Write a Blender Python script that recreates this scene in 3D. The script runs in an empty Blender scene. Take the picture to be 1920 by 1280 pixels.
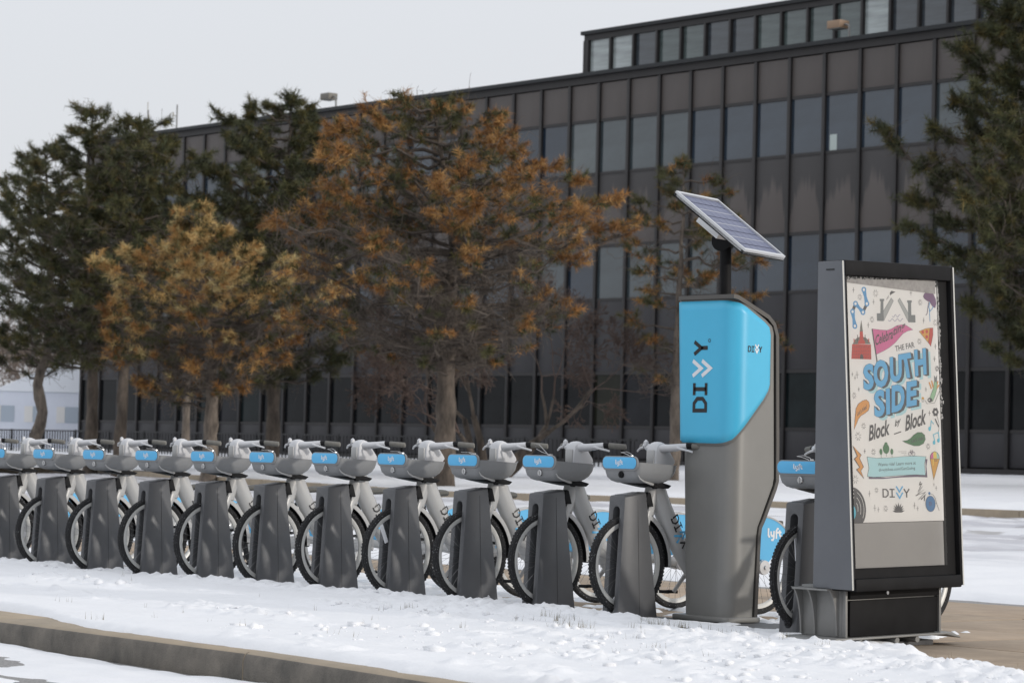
import bpy, bmesh, math, random
import numpy as np
from mathutils import Vector, Matrix, geometry
rnd = random.Random(7)
rng = np.random.default_rng(7)
sc = bpy.context.scene
COL = sc.collection
R = math.radians

# ------------------------------------------------------------------ camera, sky, sun, exposure
YAW, PIT, ROL, CAMH, FPX = .8731, .0418, .0250, 1.063, 5200.0
Fv = Vector((-math.sin(YAW)*math.cos(PIT), math.cos(YAW)*math.cos(PIT), math.sin(PIT)))
Rv = Vector((math.cos(YAW), math.sin(YAW), 0)); Uv = Rv.cross(Fv)
xr = Rv*math.cos(ROL)+Uv*math.sin(ROL); yu = Uv*math.cos(ROL)-Rv*math.sin(ROL)
cam = bpy.data.cameras.new('camera'); co = bpy.data.objects.new('camera', cam); COL.objects.link(co)
co.matrix_world = Matrix(((xr.x, yu.x, -Fv.x, 0), (xr.y, yu.y, -Fv.y, 0), (xr.z, yu.z, -Fv.z, CAMH), (0, 0, 0, 1)))
cam.sensor_width = 36; cam.lens = 36*FPX/1920; cam.clip_start = .5; cam.clip_end = 3000
cam.dof.use_dof = True; cam.dof.focus_distance = 18.6; cam.dof.aperture_fstop = 6.0
sc.camera = co

SUN_EL = 13; SUN_AZ = Vector((.935, .355, 0)).normalized()
w = bpy.data.worlds.new('World'); sc.world = w; w.use_nodes = True
nt = w.node_tree; nt.nodes.clear()
sky = nt.nodes.new('ShaderNodeTexSky'); sky.sky_type = 'NISHITA'; sky.sun_disc = False
sky.sun_elevation = R(SUN_EL); sky.sun_rotation = math.atan2(SUN_AZ.x, SUN_AZ.y); sky.dust_density = 4
b1 = nt.nodes.new('ShaderNodeBackground'); b1.inputs[1].default_value = .09
veil = nt.nodes.new('ShaderNodeBackground'); veil.inputs[0].default_value = (.812, .832, .878, 1); veil.inputs[1].default_value = .98
mx = nt.nodes.new('ShaderNodeMixShader'); mx.inputs[0].default_value = .84
ow = nt.nodes.new('ShaderNodeOutputWorld')
# thin overcast grows evenly brighter towards the zenith
tcw = nt.nodes.new('ShaderNodeTexCoord'); sxyz = nt.nodes.new('ShaderNodeSeparateXYZ'); nt.links.new(tcw.outputs['Generated'], sxyz.inputs[0])
mrw = nt.nodes.new('ShaderNodeMapRange'); mrw.inputs[1].default_value = 0; mrw.inputs[2].default_value = 1
mrw.inputs[3].default_value = .92; mrw.inputs[4].default_value = .92*1.6; nt.links.new(sxyz.outputs[2], mrw.inputs[0]); nt.links.new(mrw.outputs[0], veil.inputs[1])
nt.links.new(sky.outputs[0], b1.inputs[0]); nt.links.new(b1.outputs[0], mx.inputs[1])
nt.links.new(veil.outputs[0], mx.inputs[2]); nt.links.new(mx.outputs[0], ow.inputs[0])
sun = bpy.data.lights.new('sun', 'SUN'); sun.energy = 1.5; sun.angle = R(2.2); sun.color = (1, .945, .875)
so = bpy.data.objects.new('sun', sun); COL.objects.link(so)
sd = Vector((SUN_AZ.x*math.cos(R(SUN_EL)), SUN_AZ.y*math.cos(R(SUN_EL)), math.sin(R(SUN_EL))))
so.rotation_euler = sd.to_track_quat('Z', 'Y').to_euler()
sc.view_settings.view_transform = 'Standard'; sc.view_settings.look = 'None'
sc.view_settings.exposure = .06; sc.view_settings.gamma = 1; sc.view_settings.use_curve_mapping = False

# ------------------------------------------------------------------ helpers
def srgb(r, g, b):
    f = lambda c: (c/255/12.92) if c/255 <= .04045 else ((c/255+.055)/1.055)**2.4
    return (f(r), f(g), f(b))

MATS = {}
def mat(name, col, rough=.5, metal=0, var=0, vscale=8, bump=0, bscale=60, spec=None, attr=None, coat=0, stretch=None, var2=None):
    if name in MATS: return MATS[name]
    m = bpy.data.materials.new(name); m.use_nodes = True
    n = m.node_tree; p = n.nodes['Principled BSDF']
    p.inputs['Base Color'].default_value = (*col, 1); p.inputs['Roughness'].default_value = rough
    p.inputs['Metallic'].default_value = metal
    if spec is not None: p.inputs['Specular IOR Level'].default_value = spec
    if coat: p.inputs['Coat Weight'].default_value = coat
    tc = n.nodes.new('ShaderNodeTexCoord'); vec = tc.outputs['Object']
    if stretch:
        mp = n.nodes.new('ShaderNodeMapping'); mp.inputs['Scale'].default_value = stretch
        n.links.new(vec, mp.inputs[0]); vec = mp.outputs[0]
    src = None
    if attr:
        a = n.nodes.new('ShaderNodeVertexColor'); a.layer_name = attr; src = a.outputs[0]
    if var:
        no = n.nodes.new('ShaderNodeTexNoise'); no.inputs['Scale'].default_value = vscale; no.inputs['Detail'].default_value = 6
        no.inputs['Roughness'].default_value = .65
        n.links.new(vec, no.inputs['Vector'])
        mr = n.nodes.new('ShaderNodeMapRange'); mr.inputs[1].default_value = .3; mr.inputs[2].default_value = .7
        mr.inputs[3].default_value = 0 if var2 else 1-var; mr.inputs[4].default_value = 1 if var2 else 1+var
        n.links.new(no.outputs[0], mr.inputs[0])
        if var2:
            mi = n.nodes.new('ShaderNodeMix'); mi.data_type = 'RGBA'
            mi.inputs[6].default_value = (*col, 1); mi.inputs[7].default_value = (*var2, 1)
            n.links.new(mr.outputs[0], mi.inputs[0]); n.links.new(mi.outputs[2], p.inputs['Base Color'])
        else:
            vm = n.nodes.new('ShaderNodeVectorMath'); vm.operation = 'SCALE'
            if src: n.links.new(src, vm.inputs[0])
            else: vm.inputs[0].default_value = col
            n.links.new(mr.outputs[0], vm.inputs['Scale']); n.links.new(vm.outputs[0], p.inputs['Base Color'])
    elif src: n.links.new(src, p.inputs['Base Color'])
    if bump:
        nb = n.nodes.new('ShaderNodeTexNoise'); nb.inputs['Scale'].default_value = bscale; nb.inputs['Detail'].default_value = 5
        n.links.new(vec, nb.inputs['Vector'])
        bu = n.nodes.new('ShaderNodeBump'); bu.inputs['Strength'].default_value = bump; bu.inputs['Distance'].default_value = .01
        n.links.new(nb.outputs[0], bu.inputs['Height']); n.links.new(bu.outputs[0], p.inputs['Normal'])
    MATS[name] = m
    return m

class MB:
    """collects polygons, links them as ONE mesh object"""
    def __init__(s): s.v = []; s.f = []
    def add(s, vs, fs):
        o = len(s.v); s.v += [tuple(p) for p in vs]; s.f += [tuple(i+o for i in f) for f in fs]; return s
    def box(s, x0, x1, y0, y1, z0, z1):
        vs = [(x, y, z) for z in (z0, z1) for y in (y0, y1) for x in (x0, x1)]
        return s.add(vs, [(0, 2, 3, 1), (4, 5, 7, 6), (0, 1, 5, 4), (2, 6, 7, 3), (0, 4, 6, 2), (1, 3, 7, 5)])
    def obox(s, c, ax, ay, az):   # oriented box, half vectors
        c = Vector(c); ax = Vector(ax); ay = Vector(ay); az = Vector(az)
        vs = [c+ax*i+ay*j+az*k for k in (-1, 1) for j in (-1, 1) for i in (-1, 1)]
        return s.add(vs, [(0, 2, 3, 1), (4, 5, 7, 6), (0, 1, 5, 4), (2, 6, 7, 3), (0, 4, 6, 2), (1, 3, 7, 5)])
    def prismX(s, prof, x0, x1):  # profile in (y,z)
        n = len(prof); vs = [(x0, y, z) for y, z in prof]+[(x1, y, z) for y, z in prof]
        return s.add(vs, [tuple(range(n)), tuple(range(2*n-1, n-1, -1))]+[(i, i+n, (i+1) % n+n, (i+1) % n) for i in range(n)])
    def prismY(s, prof, y0, y1):  # profile in (x,z)
        n = len(prof); vs = [(x, y0, z) for x, z in prof]+[(x, y1, z) for x, z in prof]
        return s.add(vs, [tuple(range(n)), tuple(range(2*n-1, n-1, -1))]+[(i, i+n, (i+1) % n+n, (i+1) % n) for i in range(n)])
    def prismZ(s, prof, z0, z1):
        n = len(prof); vs = [(x, y, z0) for x, y in prof]+[(x, y, z1) for x, y in prof]
        return s.add(vs, [tuple(range(n)), tuple(range(2*n-1, n-1, -1))]+[(i, i+n, (i+1) % n+n, (i+1) % n) for i in range(n)])
    def tube(s, path, rad, n=8, side=None, caps=True, closed=False):
        path = [Vector(p) for p in path]; m = len(path)
        if not hasattr(rad, '__len__'): rad = [rad]*m
        rings = []
        for i, p in enumerate(path):
            a = path[i-1] if (i > 0 or closed) else p; b = path[(i+1) % m] if (i < m-1 or closed) else p
            t = (b-a).normalized()
            sd_ = Vector(side) if side else (Vector((0, 0, 1)) if abs(t.z) < .9 else Vector((1, 0, 0)))
            u = (sd_-t*sd_.dot(t)).normalized(); v = t.cross(u)
            r = rad[i]; ra, rb = (r if hasattr(r, '__len__') else (r, r))
            rings.append([p+u*(ra*math.cos(2*math.pi*k/n))+v*(rb*math.sin(2*math.pi*k/n)) for k in range(n)])
        vs = [q for r_ in rings for q in r_]; fs = []
        for i in range(m if closed else m-1):
            j = (i+1) % m
            fs += [(i*n+k, i*n+(k+1) % n, j*n+(k+1) % n, j*n+k) for k in range(n)]
        if caps and not closed: fs += [tuple(range(n-1, -1, -1)), tuple((m-1)*n+k for k in range(n))]
        return s.add(vs, fs)
    def loft(s, rings, caps=True):
        n = len(rings[0]); vs = [q for r_ in rings for q in r_]; fs = []
        for i in range(len(rings)-1):
            fs += [(i*n+k, i*n+(k+1) % n, (i+1)*n+(k+1) % n, (i+1)*n+k) for k in range(n)]
        if caps: fs += [tuple(range(n-1, -1, -1)), tuple((len(rings)-1)*n+k for k in range(n))]
        return s.add(vs, fs)
    def ring_lathe(s, c, prof, n=32, axis='x', a0=0, a1=2*math.pi):  # prof: (radius, offset along axis)
        full = abs(a1-a0-2*math.pi) < 1e-6; m = n if full else n+1; k = len(prof); vs = []
        for i in range(m):
            a = a0+(a1-a0)*i/n
            for r, o in prof:
                if axis == 'x': vs.append((c[0]+o, c[1]+r*math.cos(a), c[2]+r*math.sin(a)))
                elif axis == 'z': vs.append((c[0]+r*math.cos(a), c[1]+r*math.sin(a), c[2]+o))
                else: vs.append((c[0]+r*math.cos(a), c[1]+o, c[2]+r*math.sin(a)))
        fs = []
        for i in range(m if full else m-1):
            j = (i+1) % m
            for q in range(k-1): fs.append((i*k+q, i*k+q+1, j*k+q+1, j*k+q))
        return s.add(vs, fs)
    def mesh(s, name, m, bevel=0, smooth=True, seg=2, ang=35):
        me = bpy.data.meshes.new(name); me.from_pydata(s.v, [], s.f); me.update()
        bm = bmesh.new(); bm.from_mesh(me)
        bmesh.ops.recalc_face_normals(bm, faces=bm.faces)
        if bevel:
            es = [e for e in bm.edges if len(e.link_faces) == 2 and e.calc_face_angle(0) > R(ang)]
            bmesh.ops.bevel(bm, geom=es, offset=bevel, segments=seg, affect='EDGES', profile=.5, clamp_overlap=True)
        bm.to_mesh(me); bm.free()
        if smooth:
            me.polygons.foreach_set('use_smooth', [True]*len(me.polygons)); me.set_sharp_from_angle(angle=R(38))
        me.materials.append(m); return me
    def build(s, name, m, parent=None, **k):
        return link(name, s.mesh(name, m, **k), parent)

def link(name, me, parent=None):
    o = bpy.data.objects.new(name, me); COL.objects.link(o)
    if parent: o.parent = parent
    return o
def tag(o, label=None, cat=None, group=None, kind=None):
    if label: o['label'] = label
    if cat: o['category'] = cat
    if group: o['group'] = group
    if kind: o['kind'] = kind
    return o
def thing(name, loc, label, cat, group=None, rz=0):
    o = bpy.data.objects.new(name, None); COL.objects.link(o); o.location = loc; o.rotation_euler = (0, 0, rz)
    o.empty_display_size = .1
    return tag(o, label, cat, group)
def copy_tree(o, parent=None):
    c = o.copy(); COL.objects.link(c)
    if parent: c.parent = parent
    for ch in list(o.children): copy_tree(ch, c)
    return c
def npmesh(name, m, verts, faces, smooth=True, cols=None):
    """fast mesh from numpy arrays; faces (n,3) or (n,4)"""
    me = bpy.data.meshes.new(name); nv = len(verts); nf, k = faces.shape
    me.vertices.add(nv); me.vertices.foreach_set('co', np.ascontiguousarray(verts, dtype=np.float32).ravel())
    me.loops.add(nf*k); me.loops.foreach_set('vertex_index', np.ascontiguousarray(faces, dtype=np.int32).ravel())
    me.polygons.add(nf); me.polygons.foreach_set('loop_start', np.arange(0, nf*k, k, dtype=np.int32))
    me.polygons.foreach_set('use_smooth', np.full(nf, smooth))
    if cols is not None:
        ca = me.color_attributes.new('tint', 'FLOAT_COLOR', 'POINT')
        ca.data.foreach_set('color', np.ascontiguousarray(np.c_[cols, np.ones(nv)], dtype=np.float32).ravel())
    me.update(calc_edges=True); me.materials.append(m); return me

# noise for height fields
def vnoise(x, y, seed=0):
    xi = np.floor(x).astype(np.int64); yi = np.floor(y).astype(np.int64); fx = x-xi; fy = y-yi
    def h(a, b):
        n = (a*374761393+b*668265263+seed*1442695041) & 0xffffffff
        n = ((n ^ (n >> 13))*1274126177) & 0xffffffff; n = n ^ (n >> 16)
        return (n & 0xffff)/65535.0
    sx = fx*fx*(3-2*fx); sy = fy*fy*(3-2*fy)
    return (h(xi, yi)*(1-sx)+h(xi+1, yi)*sx)*(1-sy)+(h(xi, yi+1)*(1-sx)+h(xi+1, yi+1)*sx)*sy
def fbm(x, y, oct=4, seed=0, gain=.5):
    t = 0; a = 1; s = 0
    for i in range(oct):
        t = t+a*vnoise(x*2**i+17*i, y*2**i-9*i, seed+i); s += a; a *= gain
    return t/s
def gz(v):   # terrain rises gently from the docks to the building
    return np.clip((np.asarray(v, float)-18)/(63.23-18), 0, 1)*.8
def gzf(v): return float(gz(v))
def sstep(a, b, x):
    t = np.clip((x-a)/(b-a), 0, 1); return t*t*(3-2*t)
def hgrid(name, m, x0, x1, y0, y1, st, fn, kind='structure', label=None, colfn=None):
    xs = np.arange(x0, x1+st/2, st); ys = np.arange(y0, y1+st/2, st)
    X, Y = np.meshgrid(xs, ys); Z = fn(X, Y); V = np.c_[X.ravel(), Y.ravel(), Z.ravel()]
    nx, ny = len(xs), len(ys); i = np.arange(nx*ny).reshape(ny, nx)
    Fq = np.stack([i[:-1, :-1], i[:-1, 1:], i[1:, 1:], i[1:, :-1]], -1).reshape(-1, 4)
    o = link(name, npmesh(name, m, V, Fq, cols=colfn(X, Y) if colfn else None)); tag(o, label, None, None, kind); return o

# strokes / polygons in a 2D plane ----------------------------------------------------------
def tess(loops):
    flat = [p for l in loops for p in l]
    tris = geometry.tessellate_polygon([[Vector((p[0], p[1], 0)) for p in l] for l in loops])
    return flat, [tuple(t) for t in tris]
def disc(c, r, n=14, ry=None):
    ry = ry or r; return [(c[0]+r*math.cos(2*math.pi*i/n), c[1]+ry*math.sin(2*math.pi*i/n)) for i in range(n)]
def stroke(pts, wd, closed=False):
    """mitred ribbon as one list of quads (verts, faces)"""
    P = [Vector(p) for p in pts]; n = len(P); L = []; Rr = []
    for i, p in enumerate(P):
        a = P[i-1] if (i > 0 or closed) else None; b = P[(i+1) % n] if (i < n-1 or closed) else None
        d1 = (p-a).normalized() if a is not None else None; d2 = (b-p).normalized() if b is not None else None
        if d1 is None: d1 = d2
        if d2 is None: d2 = d1
        n1 = Vector((-d1.y, d1.x)); n2 = Vector((-d2.y, d2.x)); mm = (n1+n2)
        mm = mm.normalized() if mm.length > 1e-6 else n1
        k = wd/2/max(.45, mm.dot(n1)); L.append(p+mm*k); Rr.append(p-mm*k)
    vs = [(q.x, q.y) for q in L+Rr]
    fs = [(i, (i+1) % n, n+(i+1) % n, n+i) for i in range(n if closed else n-1)]
    return vs, fs
def arc(c, r, a0, a1, n=8, ry=None):
    ry = ry or r
    return [(c[0]+r*math.cos(R(a0+(a1-a0)*i/n)), c[1]+ry*math.sin(R(a0+(a1-a0)*i/n))) for i in range(n+1)]
# word marks in unit height, y down
LOGO_D = [([(0.06, .06), (.42, .06), (.66, .3), (.66, .7), (.42, .94), (.06, .94)], True)]
LOGO_I = [([(.84, .06), (1.46, .06)], False), ([(1.15, .06), (1.15, .94)], False), ([(.84, .94), (1.46, .94)], False)]
LOGO_V = [([(1.66, -.3), (2.05, .36), (2.44, -.3)], False), ([(1.66, .42), (2.05, 1.08), (2.44, .42)], False)]
LOGO_Y = [([(2.58, .0), (2.9, .52), (3.22, .0)], False), ([(2.9, .5), (2.9, 1.0)], False)]
LYFT = [([(.08, 0), (.08, .55), (.16, .68), (.26, .66)], False),
        ([(.36, .25), (.36, .5), (.46, .64), (.6, .6), (.66, .45)], False), ([(.66, .22), (.66, .78), (.56, .95), (.38, .93)], False),
        ([(.92, .85), (.92, .2), (1.02, .04), (1.16, .06)], False), ([(.82, .34), (1.44, .34)], False),
        ([(1.26, .16), (1.26, .52), (1.34, .66), (1.48, .64)], False)]
def marks(name, strokes, wd, mapf, m, parent, bev=False):
    b = MB()
    for pts, cl in strokes:
        vs, fs = stroke(pts, wd, cl); b.add([mapf(x, y) for x, y in vs], fs)
    return b.build(name, m, parent, smooth=False)

# ------------------------------------------------------------------ materials
M_snow = mat('snow', (.775, .785, .805), .7, var=.03, vscale=2.5, bump=.35, bscale=70)
M_snow_far = mat('snow_far', (.74, .75, .775), .7, var=.06, vscale=.5, bump=.5, bscale=9)
M_soil = mat('frozen_turf', (.16, .13, .085), .9, var=.4, vscale=14, bump=.6, bscale=80)
M_asph = mat('asphalt', (.27, .265, .26), .9, var=.4, vscale=60, bump=.6, bscale=160)
M_kerb = mat('kerb_concrete', (.40, .325, .235), .85, var=.35, vscale=3.5, bump=.5, bscale=70, var2=(.29, .245, .185))
M_paver = mat('paving_concrete', (.36, .28, .205), .85, var=.2, vscale=1.7, bump=.4, bscale=50)
M_paver2 = mat('paving_concrete_worn', (.31, .245, .18), .85, var=.25, vscale=2.2, bump=.4, bscale=50)
M_dock = mat('dock_grey', (.095, .097, .102), .42, .15, var=.07, vscale=5, bump=.05, bscale=250)
M_black = mat('black_plastic', (.011, .011, .012), .7, var=.15, vscale=30, spec=.2)
M_tyre = mat('tyre_rubber', (.014, .014, .015), .85)
_n = M_tyre.node_tree; _t = _n.nodes.new('ShaderNodeTexCoord'); _o = _n.nodes.new('ShaderNodeTexNoise'); _o.inputs['Scale'].default_value = 150; _o.inputs['Detail'].default_value = 3
_r = _n.nodes.new('ShaderNodeMapRange'); _r.inputs[1].default_value = .67; _r.inputs[2].default_value = .72; _x = _n.nodes.new('ShaderNodeMix'); _x.data_type = 'RGBA'
_x.inputs[6].default_value = (.014, .014, .015, 1); _x.inputs[7].default_value = (.55, .56, .58, 1)     # snow caught in the tread
_n.links.new(_t.outputs['Object'], _o.inputs['Vector']); _n.links.new(_o.outputs[0], _r.inputs[0]); _n.links.new(_r.outputs[0], _x.inputs[0]); _n.links.new(_x.outputs[2], _n.nodes['Principled BSDF'].inputs['Base Color'])
M_white = mat('bike_paint', (.43, .43, .425), .32, var=.04, vscale=6, coat=.3)
M_wplas = mat('bike_white_plastic', (.56, .565, .58), .4, var=.03, vscale=8)
M_bask = mat('basket_plastic', (.20, .205, .21), .5, var=.06, vscale=8, bump=.06, bscale=300)
M_blue = mat('sky_blue_plastic', (.10, .44, .75), .42, var=.03, vscale=6)
M_kblue = mat('kiosk_blue', (.066, .455, .70), .38, var=.025, vscale=3)
M_kbody = mat('kiosk_grey', (.20, .198, .188), .42, .1, var=.06, vscale=2.2, bump=.03, bscale=200)
M_ktrim = mat('kiosk_trim', (.085, .080, .074), .4, .2, var=.06, vscale=3)
M_grip = mat('handle_grip', (.155, .15, .135), .75, var=.1, vscale=40)
M_dgrey = mat('grip_grey', (.085, .083, .075), .7, var=.1, vscale=40)
M_rim = mat('rim_pale', (.55, .55, .53), .4, .1, var=.05, vscale=12)
M_spoke = mat('spoke_steel', (.25, .25, .25), .35, .8)
M_chrome = mat('lamp_chrome', (.5, .5, .5), .2, .9)
M_ink = mat('ink_black', (.012, .012, .014), .5)
M_lwhite = mat('lettering_white', (.75, .76, .78), .5)
M_plate = mat('plate_steel', (.085, .086, .09), .6, .3, var=.3, vscale=5, bump=.2, bscale=60)
M_pgrey = mat('panel_grey', (.125, .132, .145), .4, .25, var=.06, vscale=3, bump=.04, bscale=200)
M_pgrey2 = mat('pedestal_grey', (.21, .21, .205), .45, .2, var=.1, vscale=5)
M_pblack = mat('panel_black', (.011, .011, .012), .6, var=.2, vscale=8, spec=.12)
M_edge = mat('bright_edge', (.5, .5, .48), .4, .3)
M_backer = mat('sign_backer', (.27, .265, .26), .5, var=.05, vscale=4)
M_rust = mat('frost_grey', (.3, .3, .3), .8, var=.4, vscale=30)

# ------------------------------------------------------------------ ground, road, kerb, paving, snow
def ground_fn(X, Y): return gz(Y)-.14-.6*sstep(9.5, 7.0, Y)
xs = np.concatenate([np.linspace(-420, -120, 16), np.linspace(-110, 20, 66), np.linspace(40, 300, 12)])
ys = np.concatenate([np.linspace(-60, 6, 8), np.linspace(7, 70, 64), np.linspace(80, 700, 20)])
X, Y = np.meshgrid(xs, ys); Z = ground_fn(X, Y)
i = np.arange(X.size).reshape(X.shape)
o = link('ground', npmesh('ground', M_snow_far, np.c_[X.ravel(), Y.ravel(), Z.ravel()],
         np.stack([i[:-1, :-1], i[:-1, 1:], i[1:, 1:], i[1:, :-1]], -1).reshape(-1, 4))); tag(o, kind='structure')
def kerbV(x): return 8.44-.078*(x+14.8)
# turf under the front snow
b = MB(); b.add([(-60, kerbV(-60)+.2, -.03), (10, kerbV(10)+.2, -.03), (10, 15, -.03), (-60, 15, -.03)], [(0, 1, 2, 3)])
tag(b.build('turf', M_soil), kind='structure')
b = MB(); b.add([(-60, -40, -.135), (20, -40, -.135), (20, kerbV(20)+.1, -.135), (-60, kerbV(-60)+.1, -.135)], [(0, 1, 2, 3)])
tag(b.build('road', M_asph), kind='structure')
kroot = tag(bpy.data.objects.new('kerb', None), kind='structure'); COL.objects.link(kroot)
kd = Vector((1, -.078, 0)).normalized(); kn = Vector((.078, 1, 0)).normalized()
prof = [(0, -.3), (.0, -.04), (.012, -.008), (.04, .008), (.40, .012), (.40, -.3)]
kme = MB(); L = 3.0
vs = [tuple(kd*(t)+kn*p[0]+Vector((0, 0, p[1]))) for t in (.004, L-.004) for p in prof]; n = len(prof)
kme.add(vs, [tuple(range(n)), tuple(range(2*n-1, n-1, -1))]+[(i, i+n, (i+1) % n+n, (i+1) % n) for i in range(n)])
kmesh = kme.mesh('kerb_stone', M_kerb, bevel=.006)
kmesh.materials.append(mat('kerb_face_grime_shade', (.225, .20, .168), .9, var=.5, vscale=2.2, bump=.9, bscale=90, stretch=(1.6, 1, 1), var2=(.08, .076, .068)))  # road grime and stains, plus the face's shade put into a darker base
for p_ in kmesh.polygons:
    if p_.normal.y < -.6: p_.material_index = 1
x = -44.8
def krise(x): return float(np.interp(x, [-14.9, -12.0, -9], [0, .022, .0]))
while x < 0:
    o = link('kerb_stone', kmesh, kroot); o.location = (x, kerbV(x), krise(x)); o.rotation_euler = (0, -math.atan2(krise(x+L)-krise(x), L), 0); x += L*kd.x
# paving slabs behind the docks
pav = tag(bpy.data.objects.new('pavement', None), kind='structure'); COL.objects.link(pav)
slabs = [MB().box(.008, 1.492, .008, 1.492, -.1, 0).mesh('paving_slab', mm, bevel=.008) for mm in (M_paver, M_paver2)]
for ix in range(28):
    for iy in range(5):
        xx = -40+ix*1.5; yy = 10.2+iy*1.4
        if xx < -13 and iy < 2: continue
        o = link('paving_slab', slabs[rnd.random() < .35], pav); o.location = (xx, yy, -.012+rnd.uniform(-.004, .004))
        o.scale = (1, .933, 1); o.rotation_euler = (rnd.uniform(-.002, .002), rnd.uniform(-.002, .002), 0)

FOOT = []
for px_, py_, dx_, dy_, nst in ((-17.5, 11.2, .62, .06, 12), (-9.6, 10.9, -.55, .13, 8), (-12.4, 10.4, .28, .45, 4), (-20, 10.4, .66, -.02, 7)):
    for k_ in range(nst): FOOT.append((px_+dx_*k_+rnd.uniform(-.08, .08), py_+dy_*k_+(.1 if k_ % 2 else -.1)+rnd.uniform(-.05, .05), math.atan2(dy_, dx_)+rnd.uniform(-.25, .25)))
def verge_fn(X, Y):
    n1 = fbm(X*.9, Y*.9, 4, 3); n2 = fbm(X*5, Y*5, 4, 11); n3 = fbm(X*16, Y*16, 3, 23); n0 = fbm(X*.35, Y*.35, 3, 5)
    t = .038+.03*(n1-.5)+.008*(n2-.5)+.005*(n3-.5)+.007*(fbm(X*3.5, Y*22, 3, 29)-.5)+.004*(fbm(X*38, Y*38, 2, 31)-.5)
    rid = sstep(.50, .64, fbm(X*.55+9, Y*1.7, 3, 43))
    t = t+np.clip(fbm(X*14, Y*14, 3, 41)-.5, 0, 1)*.10*rid+.012*rid
    t = t+(np.clip(fbm(X*9, Y*9, 2, 47)-.55, 0, 1)*.08*sstep(.50, .62, fbm(X*1.6, Y*2.2, 3, 49))+.02*fbm(X*2.2, Y*2.6, 2, 48))*sstep(-14.5, -12.0, X)*sstep(11.9, 11.3, Y)
    # ridge of kicked-up snow along the dock fronts
    dline = np.abs(Y-12.22+.2*(n1-.5))
    t = t-.022*sstep(12.2, 12.6, Y)+.03*np.exp(-(dline/.2)**2)*sstep(.35, .7, n3)*sstep(.4, .6, n0)
    # trodden prints with pushed-up rims
    for fx_, fy_, fa_ in FOOT:
        c_, s_ = math.cos(fa_), math.sin(fa_); u_ = ((X-fx_)*c_+(Y-fy_)*s_)/.15; v_ = (-(X-fx_)*s_+(Y-fy_)*c_)/.065; d2 = u_*u_+v_*v_
        t = t-.026*np.exp(-d2*d2)+.012*np.exp(-(np.sqrt(d2)-1.35)**2*9)
    # edges: kerb side, paving side
    ke = kerbV(X)+.07+.10*(n1-.5)+.07*(n2-.5)+.5*sstep(-13.6, -16.2, X)
    t = t-.11*sstep(.14, -.08, Y-ke)
    pb = np.where(X < -12.2, 14.55, 14.55-(X+12.2)*2.1); pb = np.where(X > -11.2, 12.45-.62*(X+11.2), pb)
    pb = pb+.7*(n1-.5)+.3*(n2-.5)
    t = t-.16*sstep(-.1, .28, Y-pb)
    kr = np.interp(X, [-14.9, -12.0, -9], [0, .022, .0]); t = t+kr*np.exp(-np.clip(Y-ke, 0, 9)/.8)
    t = np.where(Y-kerbV(X) < .05, -.3, t)
    for k_ in range(-2, 12):   # dark plate corners left bare beside the posts
        t = t-.055*np.exp(-(((X-(-13.856-.84*k_)+.17)/.16)**2+((Y-12.50)/.06)**2))*(.5+.5*math.sin(k_*2.1+1))
    # worn ground between and under the bikes
    t = t-.05*sstep(12.6, 13.3, Y)*sstep(.42, .6, n0*.5+n2*.5)
    # bare dark plates beside the docks and tufts of bare grass in front of the kiosk
    t = t-.09*np.exp(-(((X+12.85+(Y-12.25)*.7)/.34)**2+((Y-12.25)/.20)**2)**2)-.06*np.exp(-(((X+12.0)/.26)**2+((Y-12.34)/.07)**2))
    t = t-.075*np.exp(-(((X+11.7)/.5)**2+((Y-12.0)/.17)**2))
    t = t-.035*sstep(.60, .72, fbm(X*2.6, Y*5, 4, 71))*sstep(-14.5, -13, X)*sstep(11.2, 11.6, Y)
    return t
hgrid('verge_snow', M_snow, -27, -6.5, 8.0, 15.6, .024, verge_fn)
def lane_fn(X, Y):
    n1 = fbm(X*1.1, Y*2.2, 4, 91); n2 = fbm(X*6, Y*6, 4, 95)
    t = -.135+.002+.075*(n1-.48)+.008*(n2-.5)+.006*(fbm(X*4, Y*20, 3, 97)-.5)
    d = kerbV(X)-Y
    t = t+.014*np.exp(-((d-.22)/.3)**2)-.018*np.exp(-(d/.07)**2)+.03*sstep(-13.2, -10.8, X)*np.exp(-(d/.9)**2)
    return np.where(d < -.02, -.4, t)
hgrid('road_snow', M_snow, -24, -7, 4.0, 8.9, .03, lane_fn)
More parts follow.
